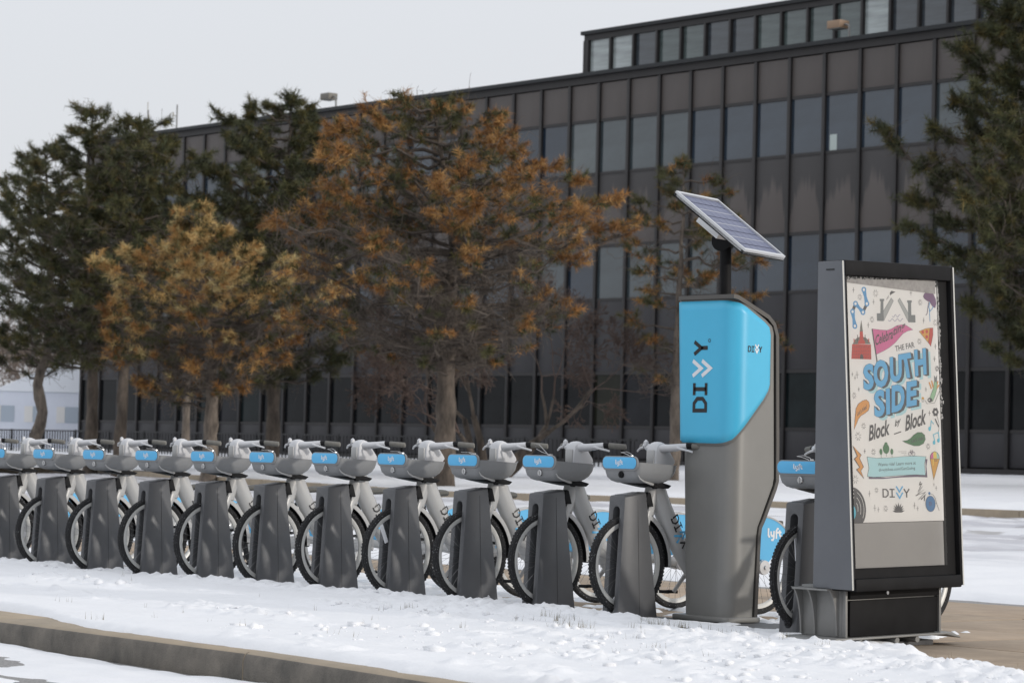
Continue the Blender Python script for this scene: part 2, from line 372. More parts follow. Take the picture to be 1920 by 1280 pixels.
# field behind: pavement edge, driveway, kerb line, lawn
KP = [(-75, 41), (-62, 38.3), (-50, 35), (-41, 32.6), (-36.3, 33.9), (-30, 34.2), (-20, 35), (-5, 36)]
kx = np.array([p[0] for p in KP]); ky = np.array([p[1] for p in KP])
def kline(X): return np.interp(X, kx, ky)
def field_fn(X, Y):
    n1 = fbm(X*.5, Y*.5, 4, 103); n2 = fbm(X*2.2, Y*2.2, 4, 107); n3 = fbm(X*.7, Y*4.5, 3, 109)
    t = .035+.07*(n1-.5)+.05*(n2-.5)
    t = t-.14*sstep(.25, -.15, Y-(17.35+.5*(n1-.5)+.25*(n2-.5)))
    road = sstep(0, .5, Y-22)*sstep(.3, -.2, Y-kline(X))
    t = t-.05*road*sstep(.45, .62, n3)
    t = t+.12*sstep(.0, .5, Y-kline(X)-.25)
    return gz(Y)+t
def slush(X, Y):      # grey, driven-over snow on the driveway, cleaner towards its edges
    road = sstep(21, 23.5, Y+1.5*fbm(X*.2, Y*.2, 3, 131))*sstep(.8, -.6, Y-kline(X))
    n = fbm(X*.35+Y*.12, Y*1.6, 4, 133); k = (road*(.25+.75*sstep(.40, .62, n)))[..., None]
    c = np.array([.775, .785, .805])*(1-k)+np.array([.50, .50, .53])*k
    d = (sstep(.70, .78, fbm(X*1.3, Y*3.2, 4, 137))*road*.6)[..., None]
    return (c*(1-d)+np.array([.22, .20, .18])*d).reshape(-1, 3)
M_slush = mat('driveway_snow', (.7, .7, .7), .75, attr='tint', bump=.4, bscale=20)
hgrid('snow_field', M_slush, -62, -8, 16.6, 38, .09, field_fn, colfn=slush)
hgrid('snow_lawn', M_snow_far, -122, -18, 37.6, 63.4, .3, lambda X, Y: gz(Y)+.15+.1*(fbm(X*.3, Y*.3, 4, 120)-.5)+.03*(fbm(X*1.5, Y*1.5, 3, 121)-.5))
b = MB(); b.add([(-62, 17.2, -.02), (-8, 17.2, -.02), (-8, 38, gzf(38)-.02), (-62, 38, gzf(38)-.02)], [(0, 1, 2, 3)])
tag(b.build('driveway', M_asph), kind='structure')
b = MB()
for (xa, ya), (xb, yb) in zip(KP[:-1], KP[1:]):
    nn = 6
    for q in range(nn):
        p0 = Vector((xa+(xb-xa)*q/nn, ya+(yb-ya)*q/nn, 0)); p1 = Vector((xa+(xb-xa)*(q+1)/nn, ya+(yb-ya)*(q+1)/nn, 0))
        d = (p1-p0).normalized(); nn_ = Vector((-d.y, d.x, 0)); mid = (p0+p1)/2; mid.z = gzf(mid.y)+.02
        b.obox(mid, (p1-p0)*.4985, nn_*.09, (0, 0, .125))
tag(b.build('lawn_kerb', M_kerb, bevel=.01), kind='structure')

# snow chunks and dry grass
M_grass = mat('dry_grass', (.13, .105, .05), .9, var=.5, vscale=20)
vs = []; fs = []
ico = bmesh.new(); bmesh.ops.create_icosphere(ico, subdivisions=1, radius=1); iv = np.array([v.co[:] for v in ico.verts]); ifc = np.array([[v.index for v in f.verts] for f in ico.faces]); ico.free()
N = 5500
cx = rng.uniform(-24, -8.5, N); cy = rng.uniform(8.9, 13.2, N)
keep = ((fbm(cx*.55+9, cy*1.7, 3, 43) > .60) & (rng.random(N) < .5)) | ((cx > -13.5) & (cy < 11.6) & (rng.random(N) < .45)) | ((abs(cy-12.4) < .25) & (rng.random(N) < .35))
cx = cx[keep]; cy = cy[keep]; zz = verge_fn(cx, cy); ok = zz > .01; cx, cy, zz = cx[ok], cy[ok], zz[ok]
for q in range(len(cx)):
    s = (.005+.024*rng.random()**4)*(1.35 if cy[q] < 11.6 else 1)
    vs.append(iv*np.array([s*rng.uniform(.8, 1.6), s*rng.uniform(.8, 1.6), s*rng.uniform(.5, .9)])*(1+.35*rng.uniform(-1, 1, (len(iv), 1)))+[cx[q], cy[q], zz[q]])
    fs.append(ifc+q*len(iv))
tag(link('snow_clumps', npmesh('snow_clumps', M_snow, np.concatenate(vs), np.concatenate(fs))), kind='stuff')
vs = []; fs = []; q = 0
def tuft(x, y, n, hgt, spread):
    global q
    z0 = float(verge_fn(np.array([x]), np.array([y]))[0])
    if z0 > .075: z0 = .06
    for _ in range(n):
        px = x+rng.normal(0, spread); py = y+rng.normal(0, spread); a = rng.uniform(0, 6.28); h = hgt*rng.uniform(.4, 1.1)
        lean = rng.uniform(.1, .7)*h; dx, dy = math.cos(a), math.sin(a); w_ = .002
        z0b = min(max(z0, -.03), .06)-.03
        vs.append(np.array([(px-dy*w_, py+dx*w_, z0b), (px+dy*w_, py-dx*w_, z0b), (px+dx*lean, py+dy*lean, z0b+.03+h)])); fs.append([q, q+1, q+2]); q += 3
for _ in range(80):
    x = rng.uniform(-14.6, -9.6); y = rng.uniform(10.2, 12.4)
    if fbm(np.array([x*2.6]), np.array([y*5]), 4, 71)[0] > .52: tuft(x, y, int(rng.integers(3, 14)), .045, .03)
for x, y in [(-13.5, 11.75), (-13.2, 11.6), (-12.75, 11.95), (-12.6, 11.9), (-12.45, 11.95), (-12.7, 11.15), (-12.55, 11.1), (-13.0, 12.1), (-12.1, 12.0), (-14.3, 11.2)]:
    for k in range(2): tuft(x+rng.normal(0, .06), y+rng.normal(0, .03), 14, .055, .035)
for _ in range(60): tuft(rng.uniform(-22, -10), rng.uniform(8.9, 12), int(rng.integers(1, 4)), .05, .02)
tuft(-14.2, 8.75, 9, .05, .05)
tag(link('dry_grass', npmesh('dry_grass', M_grass, np.concatenate(vs), np.array(fs), smooth=False)), kind='stuff')

# ------------------------------------------------------------------ office building
BV = 63.23; MW = 1.52; BU0 = -63.374     # facade plane, module width, one mullion's x
ZL = dict(base=.72, pan0=1.08, w0a=2.182, w0b=4.013, w1a=6.52, w1b=8.366, w2a=10.864, w2b=12.707, top=14.02, roof=14.39)
M_mull = mat('bronze_mullion', (.026, .024, .024), .5, .2, var=.12, vscale=2)
M_fascia = mat('roof_fascia', (.012, .014, .016), .5, .2)
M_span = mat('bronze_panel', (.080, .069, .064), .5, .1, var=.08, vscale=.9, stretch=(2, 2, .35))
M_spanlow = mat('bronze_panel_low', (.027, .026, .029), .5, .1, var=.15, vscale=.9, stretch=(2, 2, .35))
def stained():
    m = mat('bronze_panel_stained', (.088, .08, .078), .55, .1); n = m.node_tree; p = n.nodes['Principled BSDF']
    tc = n.nodes.new('ShaderNodeTexCoord'); oi = n.nodes.new('ShaderNodeObjectInfo')
    sp = n.nodes.new('ShaderNodeSeparateXYZ'); n.links.new(tc.outputs['Object'], sp.inputs[0])
    # run-off stain: tongue-shaped pale area, ragged by vertical streaks, different on each panel
    no = n.nodes.new('ShaderNodeTexNoise'); no.noise_dimensions = '4D'; no.inputs['Scale'].default_value = 1.6; no.inputs['Detail'].default_value = 3
    mp = n.nodes.new('ShaderNodeMapping'); mp.inputs['Scale'].default_value = (4.2, 1, .22); n.links.new(tc.outputs['Object'], mp.inputs[0]); n.links.new(mp.outputs[0], no.inputs['Vector'])
    ml = n.nodes.new('ShaderNodeMath'); ml.operation = 'MULTIPLY'; ml.inputs[1].default_value = 40; n.links.new(oi.outputs['Random'], ml.inputs[0]); n.links.new(ml.outputs[0], no.inputs['W'])
    def M(op, a, b):
        x = n.nodes.new('ShaderNodeMath'); x.operation = op
        for k, v in enumerate((a, b)):
            if hasattr(v, 'links'): n.links.new(v, x.inputs[k])
            else: x.inputs[k].default_value = v
        return x.outputs[0]
    ax = M('ABSOLUTE', sp.outputs[0], 0)
    hgt = M('ADD', sp.outputs[2], M('MULTIPLY', M('MULTIPLY', ax, ax), 2.6))
    hgt = M('ADD', hgt, M('MULTIPLY', M('SUBTRACT', no.outputs[0], .5), 2.0))
    mr = n.nodes.new('ShaderNodeMapRange'); mr.inputs[1].default_value = .25; mr.inputs[2].default_value = .62
    n.links.new(hgt, mr.inputs[0])
    mi = n.nodes.new('ShaderNodeMix'); mi.data_type = 'RGBA'; mi.inputs[6].default_value = (.094, .081, .075, 1); mi.inputs[7].default_value = (.044, .041, .041, 1)
    n.links.new(mr.outputs[0], mi.inputs[0]); n.links.new(mi.outputs[2], p.inputs['Base Color'])
    return m
M_stain = stained()
GL = [mat('glass_%s' % a, c, .06, 0, var=.25, vscale=.7, spec=s_, stretch=(.6, 1, 1.6)) for a, c, s_ in
      (('slate', (.030, .043, .060), .95), ('grey', (.046, .060, .067), 1), ('blind', (.080, .096, .10), .95), ('dark', (.016, .026, .042), .9))]  # bluish base carries some of the reflected sky as colour
GL_TREE_REFL = [mat('glass_low_%s' % a, c, .12, 0, var=.4, vscale=1.1, spec=.16, stretch=(.8, 1, 1.2)) for a, c in
        (('black', (.008, .009, .010)), ('teal', (.010, .015, .016)), ('olive', (.018, .019, .014)), ('slate', (.016, .017, .02)))]  # dark tree reflections put into the colour of the ground-floor panes
GPENT = [mat('glass_top_%s' % a, c, .06, 0, var=.5, vscale=.8, spec=1, stretch=(.35, 1, 3.5)) for a, c in
         (('green', (.085, .110, .108)), ('pale', (.36, .40, .40)), ('slate', (.050, .060, .070)))]  # pale panes hold the bright sky behind them in their colour
bld = thing('office_building', (BU0, BV, 0), 'long three-storey dark bronze office block with a glazed rooftop storey behind the pines', 'building')
i0, i1 = -27, 18        # modules built, left corner to beyond the right of the frame
xa, xb = i0*MW, i1*MW
MB().box(xa+.1, xb, .5, 24, .3, ZL['top']).build('core_wall', M_mull, bld, smooth=False)
def panel_mesh(h, m, d=.06): return MB().box(-MW/2+.06, MW/2-.06, -d, .015, -h/2+.03, h/2-.03).mesh('p', m, bevel=.02)
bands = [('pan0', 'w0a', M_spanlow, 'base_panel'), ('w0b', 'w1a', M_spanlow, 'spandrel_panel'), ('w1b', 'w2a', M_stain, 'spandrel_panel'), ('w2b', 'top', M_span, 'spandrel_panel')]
pm = {}
for a, c, m, nm in bands: pm[(a, c)] = panel_mesh(ZL[c]-ZL[a], m)
def win_mesh(h, m): return MB().box(-MW/2+.05, MW/2-.05, -.02, .01, -h/2+.02, h/2-.02).mesh('w', m, smooth=False)
wm = {}
for (a, c), gl in ((('w0a', 'w0b'), GL_TREE_REFL), (('w1a', 'w1b'), GL), (('w2a', 'w2b'), GL)): wm[(a, c)] = [win_mesh(ZL[c]-ZL[a], g) for g in gl]
mull = MB().box(-.05, .05, -.12, .02, ZL['pan0']-.2, ZL['top']-.02).box(-.066, .066, -.128, -.115, ZL['pan0']-.2, ZL['top']-.02).mesh('mullion', M_mull, bevel=.004)
sill = {z: MB().box(-MW/2+.056, MW/2-.056, -.075, .03, z-.05, z+.05).mesh('transom', M_mull, smooth=False) for z in (ZL['w0a'], ZL['w0b'], ZL['w1a'], ZL['w1b'], ZL['w2a'], ZL['w2b'])}
paper = MB().box(-.16, .14, -.03, -.022, -.26, .26)
for k in range(i0, i1+1):
    o = link('mullion', mull, bld); o.location = (k*MW, 0, 0)
    if k == i1: break
    xc = (k+.5)*MW
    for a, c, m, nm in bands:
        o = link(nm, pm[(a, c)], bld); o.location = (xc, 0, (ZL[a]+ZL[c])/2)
    for a, c in wm:
        r = rnd.random()
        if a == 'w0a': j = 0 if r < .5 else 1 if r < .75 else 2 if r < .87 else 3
        elif a == 'w2a': j = {-6: 2, -5: 1, -4: 1, -3: 1}.get(k, 0 if k > -3 and r < .8 else (3 if r < .3 else 0 if r < .7 else 1))
        else: j = 0 if r < .4 else 1 if r < .75 else 3
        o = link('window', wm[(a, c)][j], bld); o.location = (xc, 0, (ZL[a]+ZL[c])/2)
        if a == 'w2a' and k == 2: paper.build('paper_sheet', mat('paper_pale', (.42, .48, .46), .7), o, smooth=False).location = (-.38, 0, -.62)
    for z in sill:
        o = link('transom', sill[z], bld); o.location = (xc, 0, 0)
MB().box(xa-.12, xb, -.16, .3, ZL['base'], ZL['pan0']).build('plinth', M_mull, bld, smooth=False)
MB().box(xa-.12, xb, -.10, .4, ZL['top'], ZL['roof']-.13).build('roof_band', M_mull, bld, smooth=False)
MB().box(xa-.2, xb, -.30, 24, ZL['roof']-.13, ZL['roof']).build('roof_fascia', M_fascia, bld, smooth=False)
# rooftop storey, set back
px0 = -75.25-BU0; pv = 3.0; pz0, pz1, pz2 = 14.40, 16.22, 16.56
MB().box(px0+.1, xb, pv+.3, 20, pz0, pz2-.12).build('penthouse_wall', M_mull, bld, smooth=False)
MB().box(px0-.12, xb, pv-.16, 20, pz2-.13, pz2).build('penthouse_roof', M_fascia, bld, smooth=False)
MB().box(px0-.02, xb, pv-.06, pv+.4, pz1, pz2-.13).build('penthouse_band', M_mull, bld, smooth=False)
pmw = 1.222
pw = [MB().box(-pmw/2+.05, pmw/2-.05, .02, .04, pz0-.3, pz1).mesh('w', g, smooth=False) for g in GPENT]
pmull = MB().box(-.05, .05, -.12, .1, pz0-.3, pz1).mesh('mullion', M_mull, bevel=.004)
npn = int((xb-px0-.3)/pmw)
for k in range(npn+1):
    o = link('mullion', pmull, bld); o.location = (px0+.22+k*pmw, pv, 0)
    if k == npn: break
    j = {0: 1, 1: 1, 2: 2, 3: 0, 4: 0, 11: 1}.get(k, 0 if rnd.random() < .6 else 2)
    o = link('window', pw[j], bld); o.location = (px0+.22+(k+.5)*pmw, pv, 0)
MB().box(px0-.02, px0+.2, pv-.1, pv+.3, pz0-.3, pz1).build('corner_post', M_mull, bld, smooth=False)
# roof lamps and masts
def roof_lamp(x, label, col):
    t = thing('floodlight', (x, BV+.55, ZL['roof']), label, 'floodlight', 'floodlights on the roof edge')
    MB().tube([(.42, 0, -.02), (.42, 0, .52), (.30, 0, .58), (.2, 0, .58)], .035, 8).build('bracket', M_pgrey2, t)
    MB().box(-.34, .22, -.22, .22, .47, .72).build('lamp_housing', mat('lamp_'+col[0], col[1], .6), t, bevel=.02)
    MB().box(-.31, .19, -.19, .19, .455, .468).build('lens', mat('lamp_lens', (.45, .45, .43), .3), t)
    MB().box(.36, .48, -.12, .12, -.01, .03).build('foot_plate', M_pgrey2, t)
roof_lamp(-87.55, 'grey box floodlight on a bent bracket at the left roof edge above the pines', ('olive', (.17, .16, .14)))
roof_lamp(-60.35, 'tan box floodlight on the roof edge in front of the glazed rooftop storey', ('tan', (.30, .20, .13)))
for x, h, d, lb in ((-100.9, 1.15, 1, 'thin roof mast with stacked aerial rods, left of the other mast'), (-98.65, 1.2, 0, 'thin roof mast with one small side aerial near its top')):
    t = thing('antenna_mast', (x, BV+.7, ZL['roof']), lb, 'antenna')
    MB().tube([(0, 0, -.02), (0, 0, h)], .03, 6).build('mast', M_pgrey2, t)
    if d: MB().tube([(-.05, 0, .75), (-.05, 0, 1.5)], .018, 5).tube([(.06, 0, .3), (.06, 0, .95)], .03, 5).tube([(-.08, 0, .78), (.08, 0, .78)], .014, 4).tube([(-.02, 0, .5), (.08, 0, .5)], .014, 4).build('aerial', mat('aerial_grey', (.35, .33, .28), .6), t)
    else: MB().tube([(-.28, 0, .78), (0, 0, .7)], .02, 5).tube([(-.3, 0, .72), (-.3, 0, .9)], .03, 5).build('aerial', mat('aerial_grey', (.35, .33, .28), .6), t)

# railing in front of the building
rl = thing('railing', (0, 57, .4), 'long black metal railing with thin pickets in front of the office block and tent', 'railing')
M_rail = mat('railing_black', (.010, .010, .011), .5)
rx0, rx1 = -112, -62
MB().box(rx0, rx1, -.03, .03, 1.26, 1.31).build('top_rail', M_rail, rl); MB().box(rx0, rx1, -.025, .025, .14, .18).build('bottom_rail', M_rail, rl)
pk = MB(); xx = rx0+.1
while xx < rx1: pk.box(xx-.022, xx+.022, -.014, .014, .18, 1.26); xx += .2
tag(pk.build('pickets', M_rail, rl, smooth=False), kind='stuff')
pst = MB().box(-.035, .035, -.036, .036, -.2, 1.33).mesh('post', M_rail)
for k in range(21):
    o = link('post', pst, rl); o.location = (rx0+.1+k*2.48, 0, 0)

# white marquee beyond the railing
tn = thing('marquee_tent', (-108.86, 64.83, 1.2), 'white marquee tent with pale windows in its side wall, far left beyond the railing', 'tent', rz=YAW)
M_pvc = mat('tent_fabric', (.70, .735, .82), .6, var=.06, vscale=.6); M_pvcr = mat('tent_roof', (.80, .83, .88), .6, var=.05, vscale=.6)
hw = 2.9
MB().box(-hw, hw, 0, 20, -.8, 2.28).build('wall', M_pvc, tn, smooth=False)
MB().prismY([(-hw-.1, 2.29), (hw+.1, 2.29), (hw+.1, 2.36), (.25, 3.62), (-.1, 3.64), (-hw-.1, 2.36)], -.06, 20).build('roof', M_pvcr, tn, smooth=False)
wa = MB().box(-.30, .30, -.03, .02, .92, 1.64).mesh('window', mat('tent_window', (.40, .46, .53), .4)); wb = MB().box(-.19, .19, -.028, .02, .92, 1.64).mesh('window', mat('tent_flap', (.75, .74, .72), .6))
for xq in (-2.40, -.95, .50, 1.95):
    o = link('window', wa, tn); o.location = (xq, 0, 0); o = link('window_flap', wb, tn); o.location = (xq-.50, 0, 0)

# ------------------------------------------------------------------ trees
M_bark = mat('pine_bark', (.155, .125, .10), .95, var=.5, vscale=4.5, bump=1, bscale=14, stretch=(1, 1, .4), var2=(.016, .013, .011))
M_bark2 = mat('pine_bark_pale', (.23, .19, .155), .95, var=.5, vscale=6, bump=1, bscale=14, stretch=(1, 1, .35), var2=(.04, .033, .028))
M_twig = mat('twig_bark', (.10, .082, .068), .95, var=.3, vscale=4)
M_needle = mat('needles', (.1, .1, .1), .65, attr='tint', spec=.25)
def tubes_np(segs, k=4):
    """segs: array (n,8): p0(3) p1(3) r0 r1 -> verts, faces"""
    segs = np.asarray(segs); p0, p1 = segs[:, :3], segs[:, 3:6]; d = p1-p0; L = np.linalg.norm(d, axis=1, keepdims=True)+1e-9; d = d/L
    ref = np.where(np.abs(d[:, 2:3]) < .9, [[0, 0, 1.]], [[1., 0, 0]]); u = np.cross(d, ref); u /= np.linalg.norm(u, axis=1, keepdims=True); v = np.cross(d, u)
    a = np.arange(k)*2*np.pi/k; cs = np.cos(a)[None, :, None]; sn = np.sin(a)[None, :, None]
    ring = u[:, None]*cs+v[:, None]*sn
    A = p0[:, None]+ring*segs[:, 6][:, None, None]; B = p1[:, None]+ring*segs[:, 7][:, None, None]
    V = np.concatenate([A, B], 1).reshape(-1, 3); n = len(segs); base = np.arange(n)[:, None]*2*k; j = np.arange(k); j2 = (j+1) % k
    Fq = np.stack([base+j, base+j2, base+k+j2, base+k+j], -1).reshape(-1, 4)
    return V, Fq
NEED = 46
def tufts_np(P, D, S, C, g):
    """needle rosettes: positions, axis, size, colour"""
    n = len(P)
    D = D/np.linalg.norm(D, axis=1, keepdims=True)
    dirs = g.normal(0, 1, (n, NEED, 3)); dirs /= np.linalg.norm(dirs, axis=2, keepdims=True)
    dirs = dirs+D[:, None]*.55; dirs /= np.linalg.norm(dirs, axis=2, keepdims=True)
    off = D[:, None]*(g.uniform(-.9, .35, (n, NEED, 1))*S[:, None, None])
    ln = S[:, None, None]*g.uniform(.75, 1.05, (n, NEED, 1))
    b = P[:, None]+off; t = b+dirs*ln
    w_ = np.cross(dirs, g.normal(0, 1, (n, NEED, 3))); w_ /= np.linalg.norm(w_, axis=2, keepdims=True); w_ *= S[:, None, None]*.040
    V = np.stack([b-w_, b+w_, t], 2).reshape(-1, 3); Fq = np.arange(n*NEED*3).reshape(-1, 3)
    cc = C[:, None]*g.uniform(.75, 1.25, (n, NEED, 1)); cc = np.repeat(cc.reshape(-1, 1, 3), 3, 1).reshape(-1, 3)
    return V, Fq, cc
RH = np.array([math.cos(YAW), math.sin(YAW), 0]); FH = np.array([-math.sin(YAW), math.cos(YAW), 0])
GREEN = [(.078, .082, .036), (.062, .070, .034), (.098, .092, .040), (.054, .060, .036)]
ORANGE = [(.30, .152, .050), (.25, .120, .038), (.37, .215, .080), (.20, .098, .034)]
TAN = [(.50, .34, .14), (.44, .28, .11), (.38, .20, .065), (.48, .38, .18)]
OLIVE = [(.13, .10, .035), (.10, .09, .03), (.075, .078, .03)]
def pine(name, base, H, env, trunk, label, pal, cat='pine tree', group=None, nl=46, seed=1, tuft=.15, dens=1.0, bark=None, bare=.3, r0=.2, up=.25):
    """base, height, env [(z, left, right)] reach of the limbs in metres, trunk [(z, sideways)], pal(u, z/H, rng)->colour"""
    g = np.random.default_rng(seed); t = thing(name, base, label, cat, group)
    tz = np.array([p[0] for p in trunk]); tx = np.array([p[1] for p in trunk])
    def tp(z): return RH*np.interp(z, tz, tx)+np.array([0, 0, z])
    zs = np.linspace(-.25, H*.985, 26); path = [tp(max(z, 0))+(np.array([0, 0, z]) if z < 0 else 0)+g.normal(0, .012, 3) for z in zs]
    rad = [r0*(1.25 if q == 0 else 1.0)*max(.06, 1-(max(z, 0)/H)**1.1*.96)*(1+.10*math.sin(q*2.3)) for q, z in enumerate(zs)]
    MB().tube(path, rad, 10, side=(1, 0, 0)).build('trunk', bark or M_bark, t)
    ez = np.array([e[0] for e in env]); el = np.array([e[1] for e in env]); er = np.array([e[2] for e in env])
    segs = []; P = []; D = []; Ucol = []
    zmin = ez.min(); gold = 2.399963; a0 = g.uniform(0, 6)
    for k in range(nl):
        z = zmin+(H-zmin)*(k+.5)/nl+g.normal(0, .05); a = a0+k*gold+g.normal(0, .25); cr = math.cos(a)
        z = min(max(z, zmin), H*.985)
        wc = abs(cr)**.4; ext = np.interp(z, ez, er if cr > 0 else el)*wc+.5*(np.interp(z, ez, el)+np.interp(z, ez, er))*(1-wc)
        ext *= g.uniform(.66, 1.08)
        hd = RH*cr+FH*math.sin(a); s0 = tp(z-min(.35*ext*up*1.5, z*.3)); nseg = 6; r_b = .016+.012*ext
        pts = []; side = np.cross(hd, [0, 0, 1.]); wob = g.normal(0, .06*ext, (nseg+1, 2)); wob[0] = 0
        for q in range(nseg+1):
            f = q/nseg; pts.append(s0+hd*ext*f+np.array([0, 0, 1])*(up*ext*f*f+wob[q, 1]*.6)+side*wob[q, 0])
        for q in range(nseg):
            segs.append([*pts[q], *pts[q+1], r_b*(1-q/nseg*.75), r_b*(1-(q+1)/nseg*.75)])
        # side twigs with rosettes
        ns = max(4, int(ext*9*dens))
        for q in range(ns):
            f = 1-(1-.15)*g.random()**1.5; fi = min(int(f*nseg), nseg-1); p = pts[fi]+(pts[fi+1]-pts[fi])*(f*nseg-fi)
            sgn = 1 if q % 2 else -1; tw = hd*g.uniform(.35, 1.0)+side*sgn*g.uniform(.2, 1.0)+np.array([0, 0, g.uniform(-.1, .75)])
            tw /= np.linalg.norm(tw); l = g.uniform(.18, .55)*(.55+.45*(1-f))*(.5+.25*min(ext, 2.2)); e = p+tw*l
            m_ = p+tw*l*.5+g.normal(0, .03, 3)
            segs.append([*p, *m_, .008, .006]); segs.append([*m_, *e, .006, .004])
            if g.random() < bare*(1.35-f)*(1.45 if z < zmin+(H-zmin)*.5 else .45):
                for _ in range(6):
                    e2 = m_+g.normal(0, .2, 3); e3 = e2+g.normal(0, .12, 3); segs.append([*m_, *e2, .006, .004]); segs.append([*e2, *e3, .004, .003])
                continue
            P.append(e); D.append(tw); Ucol.append((f, z/H))
            if g.random() < .75: P.append(m_+g.normal(0, .05, 3)); D.append(tw+g.normal(0, .3, 3)); Ucol.append((f*.92, z/H))
            if g.random() < .6:
                e2 = m_+(tw+g.normal(0, .55, 3))*l*.6; segs.append([*m_, *e2, .005, .004]); P.append(e2); D.append(e2-m_+1e-4); Ucol.append((f, z/H))
        P.append(pts[-1]); D.append(pts[-1]-pts[-2]); Ucol.append((1, z/H))
    for q in range(5): P.append(tp(H)-np.array([0, 0, .1*q])+g.normal(0, .05, 3)); D.append(np.array([0, 0, 1.])+g.normal(0, .3, 3)); Ucol.append((1, 1))
    V, Fq = tubes_np(segs, 4); link('limbs', npmesh('limbs', M_twig, V, Fq), t)
    P = np.array(P); D = np.array(D); S = tuft*g.uniform(.6, 1.4, len(P)); C = np.array([pal(u, zz, g, p) for (u, zz), p in zip(Ucol, P)])
    V, Fq, cc = tufts_np(P, D, S, C, g); link('crown', npmesh('crown', M_needle, V, Fq, smooth=False, cols=cc), t)
    return t
pick = lambda g, c: c[int(g.integers(len(c)))]
def pal_green(u, z, g, p): return pick(g, GREEN) if g.random() > .22 else pick(g, OLIVE)
def pal_orange(u, z, g, p):
    side = p @ RH; n = vnoise(np.array([side*1.1+40]), np.array([p[2]*1.1+p[1]*.5]), 5)[0]
    pr = .30+.55*sstep(.45, .95, u)*(1 if z < .93 else .45)+.55*(n-.5)
    pr -= .38*(1-sstep(.42, .68, z))
    r = g.random()
    return pick(g, ORANGE) if r < pr else (pick(g, OLIVE) if r < pr+.2 else pick(g, GREEN))
def pal_tan(u, z, g, p):
    n = vnoise(np.array([(p @ RH)*1.0+70]), np.array([p[2]*1.1]), 8)[0]; r = g.random()
    pr = .45+.4*sstep(.5, 1, u)+.3*(n-.5)
    if r < pr: return pick(g, TAN if z > .6 or g.random() < .3 else ORANGE)
    return pick(g, OLIVE) if r < pr+.22 else pick(g, GREEN)
def pal_mix(u, z, g, p):
    r = g.random(); return pick(g, ORANGE) if r < .22+.25*(z < .7) else pick(g, OLIVE) if r < .6 else pick(g, GREEN)

pine('pine_tree', (-43.88, 35.06, .36), 7.9, [(2.4, 1.2, 1.2), (2.9, 2.5, 2.2), (3.5, 3.2, 2.7), (4.1, 3.7, 3.0), (4.7, 3.9, 3.5), (5.3, 3.8, 4.0), (5.7, 3.7, 3.1), (6.4, 3.1, 2.8), (7.2, 1.9, 1.8), (7.9, .8, .6)],
     [(0, 0), (3, .03), (5, .1), (6.5, -.15), (8, -.45)], 'large pine with rust-orange needles, thick trunk rising behind the middle bikes', pal_orange, nl=104, seed=11, tuft=.15, dens=1.05, r0=.25, bare=.8, up=.18)
pine('pine_tree', (-53.13, 35.57, .36), 6.3, [(1.9, 1.4, .6), (2.5, 2.4, 1.3), (3.4, 2.6, 3.1), (4.2, 2.6, 3.4), (4.7, 2.9, 2.6), (5.1, 1.5, 1.6), (5.6, .85, .8), (6.3, .3, .25)],
     [(0, 0), (2, .05), (4, -.2), (6.3, -.55)], 'low pine with tan and orange needles, in front of the dark green pines', pal_tan, nl=70, seed=23, tuft=.16, dens=1.25, r0=.20, bark=M_bark2, bare=.5, up=.3)
pine('pine_tree', (-59.2, 41.6, .45), 9.9, [(2.5, 1.9, 1.9), (3.2, 2.3, 2.2), (4.4, 3.0, 2.5), (5.8, 3.2, 2.5), (7.2, 3.0, 2.1), (8.3, 2.4, 1.5), (9.0, 1.7, .9), (9.9, .7, .45)],
     [(0, 0), (4, .0), (10, .25)], 'tall dark green pine left of the rust-orange pine, crown against the sky', pal_green, nl=108, seed=31, tuft=.17, dens=1.3, r0=.21, up=.3)
pine('pine_tree', (-59.76, 37.3, .38), 9.0, [(2.9, 1.4, 1.2), (4.0, 1.9, 1.9), (5.4, 1.9, 2.6), (6.8, 1.6, 2.7), (8.0, 1.0, 1.6), (8.6, .7, 1.1), (9.0, .3, .5)],
     [(0, 0), (4, .1), (9, .25)], 'dark green pine with a straight trunk, second from the left of the close pair', pal_green, nl=80, seed=41, tuft=.17, dens=1.2, r0=.17, up=.35)
pine('pine_tree', (-61.65, 37.66, .38), 9.5, [(2.9, 1.8, 1.2), (4.2, 2.3, 1.5), (5.6, 2.5, 1.7), (7.0, 2.1, 1.6), (8.0, 1.3, 1.1), (8.8, .6, .6), (9.5, .3, .3)],
     [(0, 0), (3, -.05), (9.5, -.25)], 'tallest dark green pine at the left, its top rising clear of the roof line', pal_green, nl=84, seed=47, tuft=.17, dens=1.2, r0=.18, up=.45)
pine('pine_tree', (-68.56, 40.13, .42), 9.2, [(2.8, 1.4, 1.0), (4.2, 2.2, 1.4), (5.6, 2.5, 1.5), (7.0, 2.0, 1.4), (8.2, 1.2, 1.0), (9.2, .5, .4)],
     [(0, 0), (.7, -.15), (1.5, .12), (2.4, -.08), (3.4, .18), (6, .2), (9.2, -.1)], 'green pine with a crooked pale trunk at the far left in front of the tent', pal_green, nl=74, seed=53, tuft=.175, dens=1.1, bark=M_bark2, r0=.19, up=.5)
pine('pine_tree', (-72.3, 47.5, .6), 8.2, [(3.0, 1.3, 1.2), (4.5, 1.9, 1.9), (6.2, 1.8, 1.9), (7.4, 1.2, 1.2), (8.2, .3, .3)],
     [(0, 0), (8, .1)], 'slim pine with a pale thin trunk standing farther back behind the tan pine', pal_green, nl=46, seed=59, tuft=.18, bark=M_bark2, r0=.14)
